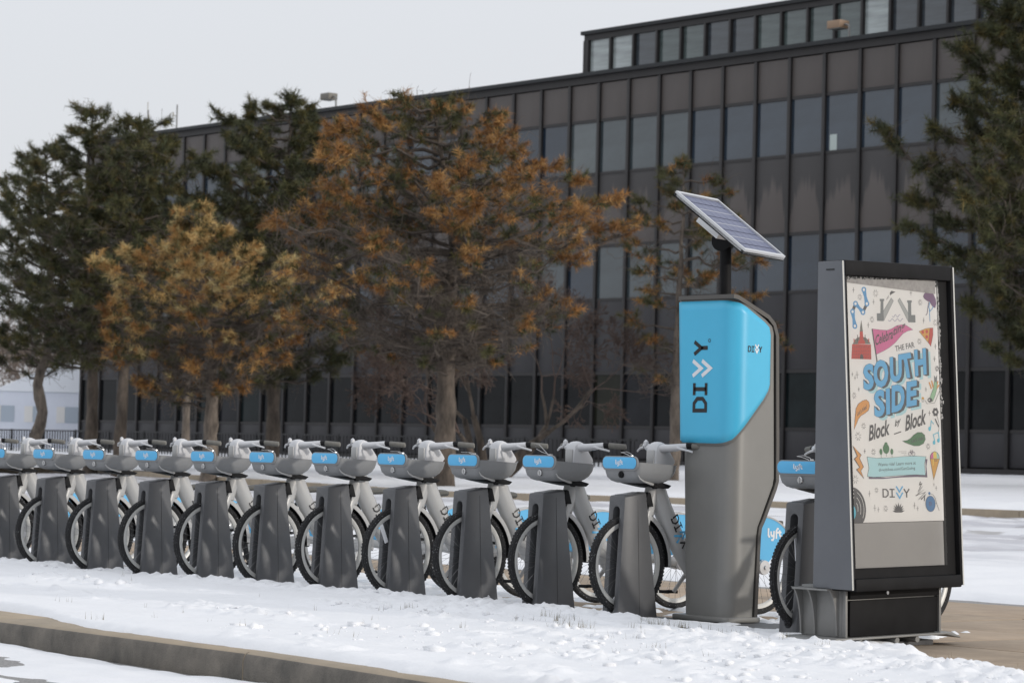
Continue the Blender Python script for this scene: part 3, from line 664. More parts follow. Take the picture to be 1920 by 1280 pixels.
pine('pine_tree', (-47.53, 44.9, .55), 7.7, [(2.2, .5, 1.6), (3.0, 1.1, 2.7), (3.8, 1.2, 2.7), (4.6, 1.1, 1.9), (5.4, 1.3, 2.2), (6.2, 1.5, 1.7), (6.9, 1.0, 1.2), (7.7, .4, .5)],
     [(0, 0), (3, .02), (7.7, .1)], 'sparse slim pine with patchy orange and green tufts behind the kiosk', pal_mix, nl=40, seed=61, tuft=.16, dens=.8, bark=M_bark2, r0=.15, bare=.5, up=.15)
pine('pine_tree', (-39.2, 49.9, .62), 13.4, [(2.9, 2.2, 2.0), (3.8, 2.9, 2.5), (4.8, 4.0, 3.0), (5.8, 5.0, 3.2), (6.6, 4.9, 3.2), (7.6, 4.1, 3.0), (8.8, 3.3, 2.6), (10.2, 2.9, 2.2), (12, 2.3, 1.4), (13.4, .9, .5)],
     [(0, 0), (13, .0)], 'big dark green pine filling the right edge behind the poster sign', pal_green, nl=200, seed=67, tuft=.2, dens=1.35, r0=.26, up=.3)

def bare_tree(name, base, label, stems, levels, spread, cat, m, seed, minr=.006, group=None, grow=.74, droop=0, parts=True):
    g = np.random.default_rng(seed); t = thing(name, base, label, cat, group); trunk = []; twigs = []
    def rec(p, d, l, r, lev):
        n = 3; q = p
        for k in range(n):
            d = d+g.normal(0, .16, 3)+np.array([0, 0, .03-droop*(lev < 3)]); d /= np.linalg.norm(d); e = q+d*l/n; r1 = r*(1-.14)
            (trunk if r > .035 else twigs).append([*q, *e, r, r1]); q = e; r = r1
            if lev < levels-1 and k > 0 and lev > 0 and g.random() < .8:
                a = d+g.normal(0, spread, 3); a /= np.linalg.norm(a); rec(q, a, l*grow*g.uniform(.6, 1), max(r*.55, minr), lev-1)
        if lev > 0:
            for _ in range(2 if g.random() < .75 else 3):
                a = d+g.normal(0, spread, 3); a /= np.linalg.norm(a); rec(q, a, l*grow*g.uniform(.75, 1.1), max(r*.66, minr), lev-1)
    for off, d, l, r in stems:
        d = RH*d[0]+FH*d[1]+np.array([0, 0, d[2]]); rec(RH*off[0]+FH*off[1]+np.array([0, 0, -.1]), d/np.linalg.norm(d), l, r, levels)
    if trunk:
        V, Fq = tubes_np(trunk, 7); link('trunk', npmesh('trunk', m, V, Fq), t)
    V, Fq = tubes_np(twigs, 3); link('twigs', npmesh('twigs', M_rtwig if parts else m, V, Fq), t)
    return t
M_rtwig = mat('red_twig', (.095, .066, .054), .95, var=.3, vscale=3)
bare_tree('bare_shrub', (-51.77, 42.67, .5), 'leafless multi-stemmed shrub with reddish twigs between the two pine trunks behind the bikes',
          [((-.25, 0), (-.15, .1, 1), 1.7, .11), ((0, .2), (.12, .1, 1), 1.7, .12), ((.15, -.2), (.6, -.1, 1), 1.9, .12), ((.3, 0), (.85, .1, .9), 1.9, .10), ((-.3, .1), (-.9, 0, .75), 1.8, .08), ((0, -.2), (-.3, -.3, 1), 1.6, .08)],
          7, .43, 'shrub', M_bark, 73, .007, grow=.72, droop=.025)
M_wood = mat('far_wood_bark', (.17, .135, .115), .95)
for k, (x, y, h) in enumerate([(-178.5, 98.7, 3.0), (-182.7, 103.0, 3.4), (-173.0, 99.0, 3.1), (-184.3, 107.3, 3.6), (-173.8, 102.7, 3.2), (-178.0, 107.0, 3.5), (-190.1, 109.8, 3.8), (-186.5, 110.9, 3.6)]):
    bare_tree('bare_tree', (x, y, .6), 'leafless grey-brown tree in the far wood left of the office block', [((0, 0), (.05, 0, 1), h, .19)], 6, .36, 'tree', M_wood, 200+k, .022, 'bare trees of the far wood', grow=.72, parts=False)

# ------------------------------------------------------------------ docks and bikes
SP = .84; U0 = -13.778-.078; DV = 12.53       # spacing, first dock's middle, dock front plane
def dock_xy(k): return (U0-SP*k if k >= 0 else U0+1.62, DV+(.04 if k < 0 else 0), -.006*k if k > 0 else 0.0)
def dock_body():
    """slotted post: outline with a rounded slot, extruded front to back; front leans back, rear tapers"""
    hw = .0775; zt = .825
    slot = [(-.032, .07)]+[(.0-.032*math.cos(R(a)), .07-.032*math.sin(R(a))) for a in (30, 60, 90, 120, 150)]+[(.032, .07), (.032, .722)]+[(.032*math.cos(R(a)), .722+.032*math.sin(R(a))) for a in (30, 60, 90, 120, 150)]+[(-.032, .722)]
    out = [(-hw, -.06), (hw, -.06), (hw, zt-.01), (hw-.01, zt), (-hw+.01, zt), (-hw, zt-.01)]
    flat, tris = tess([out, slot[::-1]])
    f = lambda x, z: (x, .045*z/.82, z); r = lambda x, z: (x*(1-.06*z), .365-.125*z/.84, z*(1+.034*z/.82))
    n = len(flat); b = MB(); vs = [f(*p) for p in flat]+[r(*p) for p in flat]
    fs = [t for t in tris]+[(t[2]+n, t[1]+n, t[0]+n) for t in tris]
    no = len(out); fs += [(i, (i+1) % no, (i+1) % no+n, i+n) for i in range(no)]
    ns = len(slot); fs += [(no+i, no+(i+1) % ns, no+(i+1) % ns+n, no+i+n) for i in range(ns)]
    b.add(vs, fs); return b
def make_dock():
    t = thing('bike_dock', (0, 0, 0), 'x', 'bike dock', 'grey dock posts in a row')
    dock_body().build('post', M_dock, t, bevel=.006, ang=50)
    MB().prismX([(.238, .79), (.262, .855), (.285, .85), (.315, .755), (.27, .757)], -.05, .074).build('latch', M_black, t, bevel=.006)
    for s in (-1, 1):
        MB().add([(s*.0779, .20, .03), (s*.0779, .203, .03), (s*.0753, .166, .80), (s*.0753, .163, .80)], [(0, 1, 2, 3)]).build('seam', M_ink, t, smooth=False)
    MB().box(-.30, .30, -.16, .62, -.05, -.004).build('base_plate', M_plate, t, bevel=.006)
    MB().prismX([(.075, .8285), (.075, .8325), (.215, .8485), (.215, .8445)], -.058, .056).build('top_inset', M_pgrey, t, smooth=False)
    return t

def wheel(parent, yc, zc, rear=False):
    Rw = .333
    b = MB(); prof = [(Rw-.034+.024*0-.0+.0, -.013)]
    prof = [(Rw-.040, -.012), (Rw-.030, -.020), (Rw-.016, -.0235), (Rw-.004, -.018), (Rw, -.007), (Rw, .007), (Rw-.004, .018), (Rw-.016, .0235), (Rw-.030, .020), (Rw-.040, .012)]
    b.ring_lathe((0, 0, 0), prof, 56)
    if not rear:                                    # knobby tread
        for k in range(84):
            a = 2*math.pi*k/84; c, s = math.cos(a), math.sin(a)
            for xo, ro, tw in ((-.0165, Rw-.004, .004), (.0165, Rw-.004, .004), (0, Rw+.001, .005)):
                a2 = a+(.037 if xo == 0 else 0); c, s = math.cos(a2), math.sin(a2)
                b.obox((xo, c*ro, s*ro), (tw, 0, 0), (0, -s*.0062, c*.0062), (0, c*.003, s*.003))
    ty = b.mesh('tyre', M_tyre)
    o = link('wheel', MB().ring_lathe((0, 0, 0), [(Rw-.040, -.0125), (Rw-.042, -.015), (Rw-.064, -.013), (Rw-.072, -.006), (Rw-.072, .006), (Rw-.064, .013), (Rw-.042, .015), (Rw-.040, .0125)], 56).mesh('wheel', M_rim), parent)
    o.location = (0, yc, zc); link('tyre', ty, o)
    sp = MB()
    for k in range(28):
        a = 2*math.pi*k/28; sgn = 1 if k % 2 else -1; a2 = a+(.5 if (k//2) % 2 else -.5)
        sp.tube([(sgn*.022, .03*math.cos(a2), .03*math.sin(a2)), (sgn*.002, (Rw-.07)*math.cos(a), (Rw-.07)*math.sin(a))], .0013, 3, caps=False)
    sp.build('spokes', M_spoke, o, smooth=False)
    MB().ring_lathe((0, 0, 0), [(0, -.05), (.018, -.05), (.018, -.03), (.045 if rear else .034, -.026), (.05 if rear else .03, 0), (.045 if rear else .034, .026), (.018, .03), (.018, .05), (0, .05)], 18).build('hub', M_white if rear else M_dgrey, o)
    return o

def make_bike():
    t = thing('share_bike', (0, 0, 0), 'x', 'bicycle', 'grey share bikes docked in a row')
    wheel(t, 0, .362); rw = wheel(t, 1.245, .338, True)
    # frame: wide down tube curving to the bottom bracket, swing arm, seat tube
    fr = MB()
    fr.tube([(0, .215, .975), (0, .235, .915), (0, .262, .845), (0, .318, .74), (0, .388, .625), (0, .462, .51), (0, .545, .40), (0, .62, .315)],
            [(.045, .055), (.055, .066), (.062, .072), (.062, .070), (.060, .068), (.058, .066), (.058, .068), (.055, .07)], 14, side=(1, 0, 0))
    fr.tube([(0, .63, .30), (0, .74, .33), (0, .90, .36), (.0, .98, .375)], [(.052, .075), (.05, .065), (.045, .05), (.04, .045)], 12, side=(1, 0, 0))
    for s in (-1, 1): fr.tube([(s*.04, .95, .375), (s*.058, 1.1, .36), (s*.06, 1.24, .342), (s*.055, 1.29, .338)], [(.014, .032), (.012, .030), (.012, .032), (.011, .028)], 8, side=(1, 0, 0))
    fr.tube([(0, .66, .33), (0, .80, .52), (0, .87, .64)], [(.05, .055), (.042, .048), (.036, .04)], 12, side=(1, 0, 0))
    fr.tube([(0, .175, .70), (0, .195, .78), (0, .235, .90), (0, .255, .97)], [(.044, .05), (.048, .056), (.050, .058), (.045, .05)], 12, side=(1, 0, 0))
    frame = fr.build('frame', M_white, t)
    # word mark on both sides of the down tube, reading down the tube
    ax = Vector((0, .565-.335, .40-.79)).normalized(); up = Vector((0, ax.z, -ax.y)); org = Vector((0, .372, .690))
    for s in (1, -1):
        def mp(x, y, s=s):
            p = org+ax*(x*.072 if s > 0 else (3.3-x)*.072)+up*((y-.5)*.072*(-1 if s > 0 else 1))
            return (s*(.0635-.011*((y-.5)*1.05)**2*1.3-.0012*max(0, x-.5)), p.y, p.z)
        marks('lettering', LOGO_D+LOGO_I+LOGO_Y, .15, mp, M_ink, frame)
        marks('chevrons', LOGO_V, .2, mp, M_blue, frame)
    # fork and front fender
    fk = MB()
    for s in (-1, 1): fk.tube([(s*.045, .165, .735), (s*.052, .12, .62), (s*.052, .045, .44), (s*.05, 0, .362)], [(.012, .026), (.012, .022), (.011, .018), (.011, .02)], 8, side=(1, 0, 0))
    fk.tube([(-.055, .165, .74), (.055, .165, .74)], .026, 8); fork = fk.build('fork', M_white, t)
    for s in (-1, 1): MB().ring_lathe((0, 0, .362), [(0, s*.066), (.014, s*.066), (.018, s*.05)], 10).build('axle_nut', M_black, fork)
    fe = MB(); a0, a1 = R(-2), R(74)
    fe.ring_lathe((0, 0, .362), [(.352, -.034), (.372, -.036), (.386, -.028), (.392, 0), (.386, .028), (.372, .036), (.352, .034)], 20, a0=a0, a1=a1)
    fend = fe.build('front_fender', M_white, t)
    MB().ring_lathe((0, 0, .362), [(.350, -.0315), (.374, -.0315), (.383, -.022), (.383, .022), (.374, .0315), (.350, .0315)], 20, a0=a0-.02, a1=a1).build('fender_lining', M_black, fend)
    # steering column cover
    prof = [(.195, 1.00), (.197, 1.13), (.208, 1.168), (.228, 1.188), (.258, 1.196), (.292, 1.186), (.322, 1.152), (.385, 1.075), (.392, 1.055), (.375, 1.035), (.32, .985), (.25, .965)]
    rings = []
    for x, k in ((-.052, .74), (-.047, .9), (-.032, .985), (0, 1), (.032, .985), (.047, .9), (.052, .74)):
        rings.append([(x, .27+(y-.27)*k, 1.08+(z-1.08)*k) for y, z in prof])
    head = MB().loft(rings).build('column_cover', M_wplas, t)
    MB().box(-.036, .036, .188, .2, 1.02, 1.14).build('front_cap', M_white, head, bevel=.012)
    # handlebar
    hb = MB()
    for s in (-1, 1): hb.tube([(s*.03, .25, 1.150), (s*.09, .275, 1.152), (s*.15, .305, 1.160), (s*.205, .338, 1.170)], [(.030, .034), (.027, .029), (.024, .026), (.020, .023)], 12, side=(0, 0, 1))
    bar = hb.build('handlebar', M_wplas, t)
    for s in (-1, 1):
        MB().tube([(s*.203, .337, 1.170), (s*.236, .357, 1.170)], [.021, .019], 10).build('collar', M_black, bar)
        MB().tube([(s*.234, .356, 1.170), (s*.238, .3585, 1.170), (s*.335, .425, 1.162), (s*.339, .428, 1.162)], [.017, .020, .020, .016], 12).build('grip', M_grip, bar)
        MB().tube([(s*.165, .285, 1.158), (s*.20, .285, 1.150), (s*.25, .312, 1.138), (s*.275, .328, 1.130)], [.010, .0085, .007, .007], 7).build('brake_lever', M_wplas, bar)
    lh = MB().loft([[(-.12-x, .27+y*.9+.5*x, 1.185+z) for y, z in [(-.018*q, -.02*q), (.02*q, -.02*q), (.02*q, .012*q), (.0, .024*q), (-.018*q, .012*q)]] for x, q in ((-.01, .6), (.01, 1), (.03, 1), (.05, .6))]).build('bell', M_wplas, bar)
    # basket: open tray, front plate, lamp, cable loop, under-tray
    def rr(x0, x1, y0, y1, z, rf, rb, nn=4):
        o = []
        for cx, cy, r, a in ((x1-rf, y0+rf, rf, -90), (x1-rb, y1-rb, rb, 0), (x0+rb, y1-rb, rb, 90), (x0+rf, y0+rf, rf, 180)):
            for q in range(nn+1): o.append((cx+r*math.cos(R(a+90*q/nn)), cy+r*math.sin(R(a+90*q/nn)), z))
        return o
    def tray(d): # outer (d=0) then inner surface
        R0 = [(.176, -.082, .345, 1.052, .04, .12), (.175, -.082, .340, 1.02, .04, .12), (.172, -.080, .325, .985, .04, .11), (.163, -.072, .295, .950, .04, .10), (.142, -.052, .255, .925, .04, .08), (.11, -.02, .215, .913, .03, .05)]
        out = []
        for hx, y0, y1, z, rf, rb in R0:
            out.append([(x*(1-d*.03), y0+(y-y0) if not d else (y-(y0+y1)/2)*(1-d*.04)+(y0+y1)/2, zz+(.008*d if z < 1.05 else 0)-.016*max(0, (y-.0))/.3*(z > 1.03)) for x, y, zz in rr(-hx, hx, y0, y1, z, rf, rb)])
        return out
    ot, it = tray(0), tray(1)
    bk = MB().loft(ot[::-1]+it)
    basket = bk.build('basket', M_bask, t)
    def pill(x0, x1, z0, z1, r, nn=5):
        o = []
        for cx, cz, a in ((x1-r, z0+r, -90), (x1-r, z1-r, 0), (x0+r, z1-r, 90), (x0+r, z0+r, 180)):
            for q in range(nn+1): o.append((cx+r*math.cos(R(a+90*q/nn)), cz+r*math.sin(R(a+90*q/nn))))
        return o
    MB().prismY(pill(-.176, .176, .992, 1.092, .04), -.087, -.070).build('front_plate', M_bask, basket, bevel=.006)
    MB().prismY(pill(-.165, .165, 1.008, 1.085, .034), -.092, -.0875).build('name_plate', M_blue, basket, bevel=.0015)
    marks('lettering', LYFT, .15, lambda x, y: (-.036+x*.05, -.0932, 1.068-y*.044), M_lwhite, basket)
    MB().ring_lathe((.012, -.082, .968), [(0, -.010), (.016, -.0105), (.022, -.006), (.024, .006)], 16, axis='y').build('headlight', M_chrome, basket)
    MB().box(.007, .017, -.0955, -.0915, .950, .986).build('lamp_bar', M_white, basket)
    MB().prismX([(-.05, .925), (-.03, .935), (.10, .93), (.235, .915), (.30, .90), (.27, .878), (.20, .882), (.06, .903)], -.11, .11).build('under_tray', M_black, basket, bevel=.012)
    MB().tube([(.166, -.066, .965), (.160, -.045, .944), (.148, .0, .926), (.11, .11, .908), (.05, .23, .890)], [.003, .005, .006, .010, .014], 7).build('support_rail', M_white, basket)
    MB().ring_lathe((.10, .15, .893), [(0, -.018), (.016, -.018), (.018, .012)], 12, axis='y').build('tray_knob', M_black, basket)
    lp = MB().tube([(.055, -.03, 1.075), (.03, -.03, 1.098), (-.03, -.02, 1.112), (-.075, -.01, 1.116), (-.03, .0, 1.122), (.03, -.01, 1.108), (.062, -.02, 1.085)], .0022, 4).build('cable_loop', M_chrome, basket)
    MB().box(.052, .072, -.04, -.02, 1.055, 1.10).build('cable_clip', M_chrome, basket, bevel=.003)
    # rear skirt, fender, lamp, saddle, crank
    C = (0, 1.245, .338); Rs = .352
    for s in (-1, 1):
        pts = [(C[1]-.325, C[2]+.055)]+[(C[1]+Rs*math.cos(R(a)), C[2]+Rs*math.sin(R(a))) for a in range(172, 35, -8)]+[(C[1]+Rs*math.cos(R(38)), C[2]+Rs*math.sin(R(38))), (C[1]+.065, C[2]+.035), (C[1]+.0, C[2]+.055)]
        sk = MB().prismX(pts, s*.040-.003, s*.040+.003).build('wheel_skirt', M_blue, t, smooth=False)
        marks('lettering', LYFT, .16, (lambda x, y, s=s: (s*.0445, C[1]+(.05+x*.095 if s > 0 else .17-x*.095), C[2]+.275-y*.088)), M_lwhite, sk)
    MB().ring_lathe(C, [(.350, -.046), (.362, -.046), (.368, 0), (.362, .046), (.350, .046)], 24, a0=R(20), a1=R(176)).build('rear_fender', M_white, t)
    MB().box(-.03, .03, 1.425, 1.47, .60, .665).build('rear_lamp', M_dgrey, t, bevel=.01)
    MB().ring_lathe((.075, 1.245, .338), [(0, .016), (.014, .016), (.016, .004), (.05, .0), (.052, -.02)], 18).build('axle_cover', M_wplas, t)
    sad = MB().loft([[(x*wd, y, z+h*hh) for x, h in ((-1, .0), (-.9, .7), (-.4, 1), (.4, 1), (.9, .7), (1, 0), (.7, -.6), (-.7, -.6))] for y, wd, z, hh in
                     ((.80, .018, .775, .012), (.83, .028, .777, .018), (.90, .034, .778, .022), (.98, .06, .782, .028), (1.05, .082, .788, .032), (1.09, .07, .788, .028), (1.105, .03, .785, .012))]).build('saddle', M_dgrey, t)
    MB().tube([(0, .86, .62), (0, .925, .75), (0, .95, .775)], [.018, .017, .02], 10).build('seat_post', M_black, t)
    MB().tube([(0, .845, .59), (0, .885, .675)], [.03, .028], 12).build('seat_clamp', M_black, t)
    cr = MB().ring_lathe((.06, .63, .30), [(0, .016), (.04, .014), (.075, .006), (.078, -.01), (0, -.01)], 20).build('crank_cover', M_wplas, t)
    for s, ang in ((1, 54), (-1, 234)):
        e = Vector((s*.10, .63+.165*math.cos(R(ang)), .30+.165*math.sin(R(ang))))
        arm = MB().tube([(s*.072, .63, .30), (s*.088, .63+.08*math.cos(R(ang)), .30+.08*math.sin(R(ang))), tuple(e)], [(.018, .010), (.015, .009), (.015, .009)], 8).build('crank', M_white, t)
        pd = MB(); cxp = e.x+s*.052
        for yy in (-.042, .042): pd.box(cxp-.046, cxp+.046, e.y+yy-.006, e.y+yy+.006, e.z-.011, e.z+.011)
        for xx in (-.042, 0, .042): pd.box(cxp+xx-.006, cxp+xx+.006, e.y-.042, e.y+.042, e.z-.009, e.z+.009)
        pd.build('pedal', M_black, arm, bevel=.002)
    return t

order = ['', 'second', 'third', 'fourth', 'fifth', 'sixth', 'seventh', 'eighth', 'ninth', 'tenth', 'eleventh', 'twelfth']
dock0 = make_dock(); bike0 = make_bike()
for k in [0, -1]+list(range(1, 12)):
    d = dock0 if k == 0 else copy_tree(dock0); bk = bike0 if k == 0 else copy_tree(bike0)
    x, y, z = dock_xy(k); d.location = (x, y, z); bk.location = (x, y+.146, z); bk.rotation_euler = (0, 0, .10 if k < 0 else 0)
    ch = {c.name.split('.')[0]: c for c in bk.children}; bs = {c.name.split('.')[0]: c for c in ch['basket'].children}
    if k == 0:
        d['label'] = 'grey dock post directly left of the tall blue kiosk'; bk['label'] = 'pale grey share bike directly left of the blue kiosk, with a black front lamp'
    elif k == -1:
        d['label'] = 'dark dock post between the blue kiosk and the poster sign'; bk['label'] = 'pale grey share bike between the blue kiosk and the poster sign, half hidden'
    else:
        d['label'] = order[k]+' grey dock post to the left of the blue kiosk'
        bk['label'] = order[k]+' grey share bike left of the blue kiosk'+(', its wire loop standing up' if k == 1 else ', cut off by the left edge' if k == 11 else '')
    if k == 0:
        pass
    if k == 11: d['label'] = 'grey dock post last at the far left of the row'
# individual differences
def child(o, *names):
    for nme in names: o = [c for c in o.children if c.name.split('.')[0] == nme][0]
    return o
bikes = sorted([o for o in sc.objects if o.get('category') == 'bicycle'], key=lambda o: -o.location.x)   # bikes[0] right of the kiosk
hl = child(bikes[1], 'basket', 'headlight'); hl.data = hl.data.copy(); hl.data.materials[0] = M_black
lb = child(bikes[1], 'basket', 'lamp_bar'); lb.data = lb.data.copy(); lb.data.materials[0] = M_black
up_loop = MB().tube([(.055, -.03, 1.075), (.03, -.03, 1.10), (-.02, -.03, 1.135), (-.065, -.03, 1.165), (-.10, -.03, 1.165), (-.095, -.03, 1.135), (-.03, -.03, 1.112), (.03, -.03, 1.10), (.062, -.02, 1.085)], .0022, 4).mesh('cable_loop', M_chrome)
child(bikes[2], 'basket', 'cable_loop').data = up_loop
flat_loop = MB().tube([(.055, -.03, 1.085), (.0, -.03, 1.104), (-.09, -.03, 1.104), (-.1, -.01, 1.104), (0, -.01, 1.104), (.06, -.02, 1.088)], .0022, 4).mesh('cable_loop', M_chrome)
for k in (3, 4, 6, 8, 10): child(bikes[k], 'basket', 'cable_loop').data = flat_loop
for k in range(13):
    for nm in ('wheel',):
        for c in bikes[k].children:
            if c.name.split('.')[0] == 'wheel': c.rotation_euler = (rnd.uniform(0, 6), 0, 0)
tagm = MB().obox((.012, 0, -.2), (.003, 0, 0), (0, .03, .065), (0, .014, -.006)).mesh('spoke_tag', M_lwhite)
for k, a in ((1, .35), (7, .4), (11, 1.2), (0, 2.6), (4, 2.3)):
    wl = [c for c in bikes[k].children if c.name.split('.')[0] == 'wheel'][0]
    o = link('spoke_tag', tagm, wl); o.rotation_euler = (-a-wl.rotation_euler[0], 0, 0)

# ------------------------------------------------------------------ kiosk
KV, KX0, KX1 = 13.05, -13.70, -13.255
kio = thing('station_kiosk', (KX1-.22, KV, 0), 'tall grey kiosk with bright blue wrap and a tilted solar panel on its pole', 'kiosk')
ox, oy = KX1-.22, KV
def kx0(z): return -13.676-.094*z/2.2
# side profile: rear edge (relative V) and top height along V
def rear(z):
    return float(np.interp(z, [0, .02, .60, .66, .70, .92, .97, 1.90, 1.96, 2.03], [.225, .225, .25, .265, .29, .395, .405, .375, .36, .32]))
def ktop(v): return float(np.interp(v, [-.01, .02, .34, .385, .41], [2.155, 2.145, 2.02, 1.975, 1.92]))
def section(z, off=0, rc=.12):
    """front-left ... round front-right corner ... rear right; returns list of (x,v,s)"""
    x0 = kx0(z)-ox-off; x1 = KX1-ox+off; v0 = -off; v1 = max(rear(z)+off*.3, .02)
    pts = [(x0, v0+.03), (x0+.008, v0+.008), (x0+.03, v0)]
    nf = 6
    for q in range(1, nf+1): pts.append((x0+.03+(x1-rc-x0-.03)*q/nf, v0))
    for q in range(1, 7):
        a = R(-90+90*q/6); pts.append((x1-rc+rc*math.cos(a), v0+rc+rc*math.sin(a)))
    return pts, x0, x1, v1, rc
# body shell: loft of closed sections clipped by the sloping top
rings = []
zs = [-.05, .02, .3, .58, .64, .70, .80, .92, .97, 1.2, 1.5, 1.8, 1.9]
for z in zs:
    pts, x0, x1, v1, rc = section(z, 0, .12)
    ring = [(x, v, z) for x, v in pts]+[(x1, rc+(v1-rc)*q/5, z) for q in range(1, 6)]+[(x0, v1, z)]
    rings.append(ring)
for f in (.35, .7, 1.0):
    pts, x0, x1, v1, rc = section(1.9, 0, .12); top = []
    ring = [(x, v) for x, v in pts]+[(x1, rc+(v1-rc)*q/5) for q in range(1, 6)]+[(x0, v1)]
    rings.append([(x, min(v, .405), 1.9+(ktop(v)-1.9)*f) for x, v in ring])
body = MB().loft(rings).build('cabinet', M_kbody, kio)
# rim that wraps over the top and down the rear edge, on the right face and the left face
path = [(-.022, 2.165), (.02, 2.160), (.31, 2.042), (.36, 2.0), (.388, 1.93), (.412, 1.2), (.417, .95), (.40, .905), (.30, .70), (.265, .64), (.255, .58), (.235, .0)]
def offs(path, d):
    out = []
    for q, p in enumerate(path):
        a = Vector(path[max(q-1, 0)]); b_ = Vector(path[min(q+1, len(path)-1)]); t_ = (b_-a).normalized(); out.append((p[0]+t_.y*-1*d*-1, p[1]-t_.x*d*-1*-1*-1))
    return out
inn = [(p[0]-.0, p[1]) for p in path]; outp = []
for q, p in enumerate(path):
    a = Vector(path[max(q-1, 0)]); b_ = Vector(path[min(q+1, len(path)-1)]); t_ = (b_-a).normalized(); outp.append((p[0]-t_.y*.028, p[1]+t_.x*.028))
prof = [(v, z) for v, z in path]+[(v, z) for v, z in outp[::-1]]
rim = MB(); n = len(path)
for q in range(n-1):
    quad = [path[q], path[q+1], outp[q+1], outp[q]]
    quad = [(v, z) for v, z in quad]
    xl0, xl1 = kx0(quad[0][1])-ox-.012, kx0(quad[1][1])-ox-.012; xr = KX1-ox+.012
    vs = [(xl0, *quad[0]), (xl1, *quad[1]), (xl1, *quad[2]), (xl0, *quad[3]), (xr, *quad[0]), (xr, *quad[1]), (xr, *quad[2]), (xr, *quad[3])]
    fs = [(0, 4, 5, 1), (3, 2, 6, 7), (0, 1, 2, 3), (4, 7, 6, 5)]
    if q == 0: fs.append((0, 3, 7, 4))
    if q == n-2: fs.append((1, 5, 6, 2))
    rim.add(vs, fs)
rm = rim.mesh('edge_rim', M_ktrim)
bm = bmesh.new(); bm.from_mesh(rm); bmesh.ops.remove_doubles(bm, verts=bm.verts, dist=1e-5); bmesh.ops.recalc_face_normals(bm, faces=bm.faces); bm.to_mesh(rm); bm.free()
rm.polygons.foreach_set('use_smooth', [True]*len(rm.polygons)); rm.set_sharp_from_angle(angle=R(38)); link('edge_rim', rm, kio)
# blue wrap: columns of the unrolled front, corner and side, proud of the cabinet
def wrap(off, z_ext, m, name, thick):
    zref = 1.6; rc = .12+off; x0 = kx0(zref)-ox-off; x1 = KX1-ox+off; v0 = -off; cols = []
    nfr = 14
    for q in range(nfr+1): cols.append((x0+(x1-rc-x0)*q/nfr, v0, 0, -1))
    for q in range(1, 11):
        a = R(-90+90*q/10); cols.append((x1-rc+rc*math.cos(a), v0+rc+rc*math.sin(a), math.cos(a), math.sin(a)))
    vend = .335+z_ext*.8
    for q in range(1, 15): cols.append((x1, v0+rc+(vend-v0-rc)*q/14, 1, 0))
    s = [0]
    for q in range(1, len(cols)): s.append(s[-1]+math.hypot(cols[q][0]-cols[q-1][0], cols[q][1]-cols[q-1][1]))
    S = s[-1]; sc_ = x1-rc-x0
    lo = [(0, 1.212), (.02, 1.196), (sc_-.02, 1.192), (sc_+.05, 1.198), (sc_+.11, 1.222), (S-.055, 1.50), (S-.012, 1.56), (S, 1.60)]
    hi = [(0, 2.150), (.02, 2.154), (sc_+.06, 2.152), (sc_+.14, 2.138), (S-.06, 2.018), (S-.015, 1.985), (S, 1.93)]
    vs = []; fs = []; nz = 16
    for q, (x, v, nx, nv) in enumerate(cols):
        l = float(np.interp(s[q], *zip(*lo)))-z_ext; h = float(np.interp(s[q], *zip(*hi)))+z_ext
        for k in range(nz+1):
            z = l+(h-l)*k/nz; xx = x+(kx0(z)-kx0(zref))*max(0, 1-s[q]/sc_); vs.append((xx, v, z))
    nv_ = nz+1
    for q in range(len(cols)-1):
        for k in range(nz): fs.append((q*nv_+k, (q+1)*nv_+k, (q+1)*nv_+k+1, q*nv_+k+1))
    o = MB().add(vs, fs).build(name, m, kio)
    md = o.modifiers.new('thickness', 'SOLIDIFY'); md.thickness = thick; md.offset = -1
    return o
wrap(.009, .017, M_kbody, 'wrap_edge', .014)
blue = wrap(.0135, 0, M_kblue, 'blue_wrap', .006)
# vertical word mark on the front, small one on the right face
hgt = .130
def mfront(x, y): return (-13.555-ox+(y-.5)*hgt, -.0155, 1.405+x*hgt*1.02+.0)
def mfront2(x, y): return (-13.545-ox+(y-.39)*hgt*.95, -.0155, 1.405+x*hgt*1.02)
marks('letter', LOGO_D, .2, mfront, M_ink, kio); marks('letter', LOGO_I, .2, mfront, M_ink, kio)
def yoff(strokes, dx): return [([(x+dx, y) for x, y in p], c) for p, c in strokes]
marks('letter', yoff(LOGO_Y, .35), .2, mfront, M_ink, kio)
[marks('chevron', yoff([q_], .16), .2, mfront2, M_lwhite, kio) for q_ in LOGO_V]
marks('registered_mark', [(disc((3.62, 1.12), .08, 10), True)], .03, mfront, M_ink, kio)
def mside(x, y): return (KX1-ox+.0158, .12+x*.0405, 1.852-y*.040)
[marks('small_letter', q_, .17, mside, M_ink, kio) for q_ in (LOGO_D, LOGO_I, LOGO_Y)]; [marks('small_chevron', [q_], .24, mside, M_lwhite, kio) for q_ in LOGO_V]
# plinth and ground plate
pl = [(-.50+.02, -.045), (-.14, -.045), (.225, -.045), (.262, .02), (.262, .27), (-.46, .30), (-.56+.02, .05)]
MB().prismZ([(x, v) for x, v in [(-.275, -.045), (.215, -.05), (.25, -.02), (.255, .27), (-.26, .31), (-.30, .0)]], .0, .035).build('plinth', M_kbody, kio, bevel=.008)
MB().prismZ([(-.36, .38), (-.30, -.45), (.30, -1.15), (1.15, -1.15), (1.15, -.55), (.42, .38)], -.06, -.004).build('ground_plate', M_plate, kio, bevel=.006)
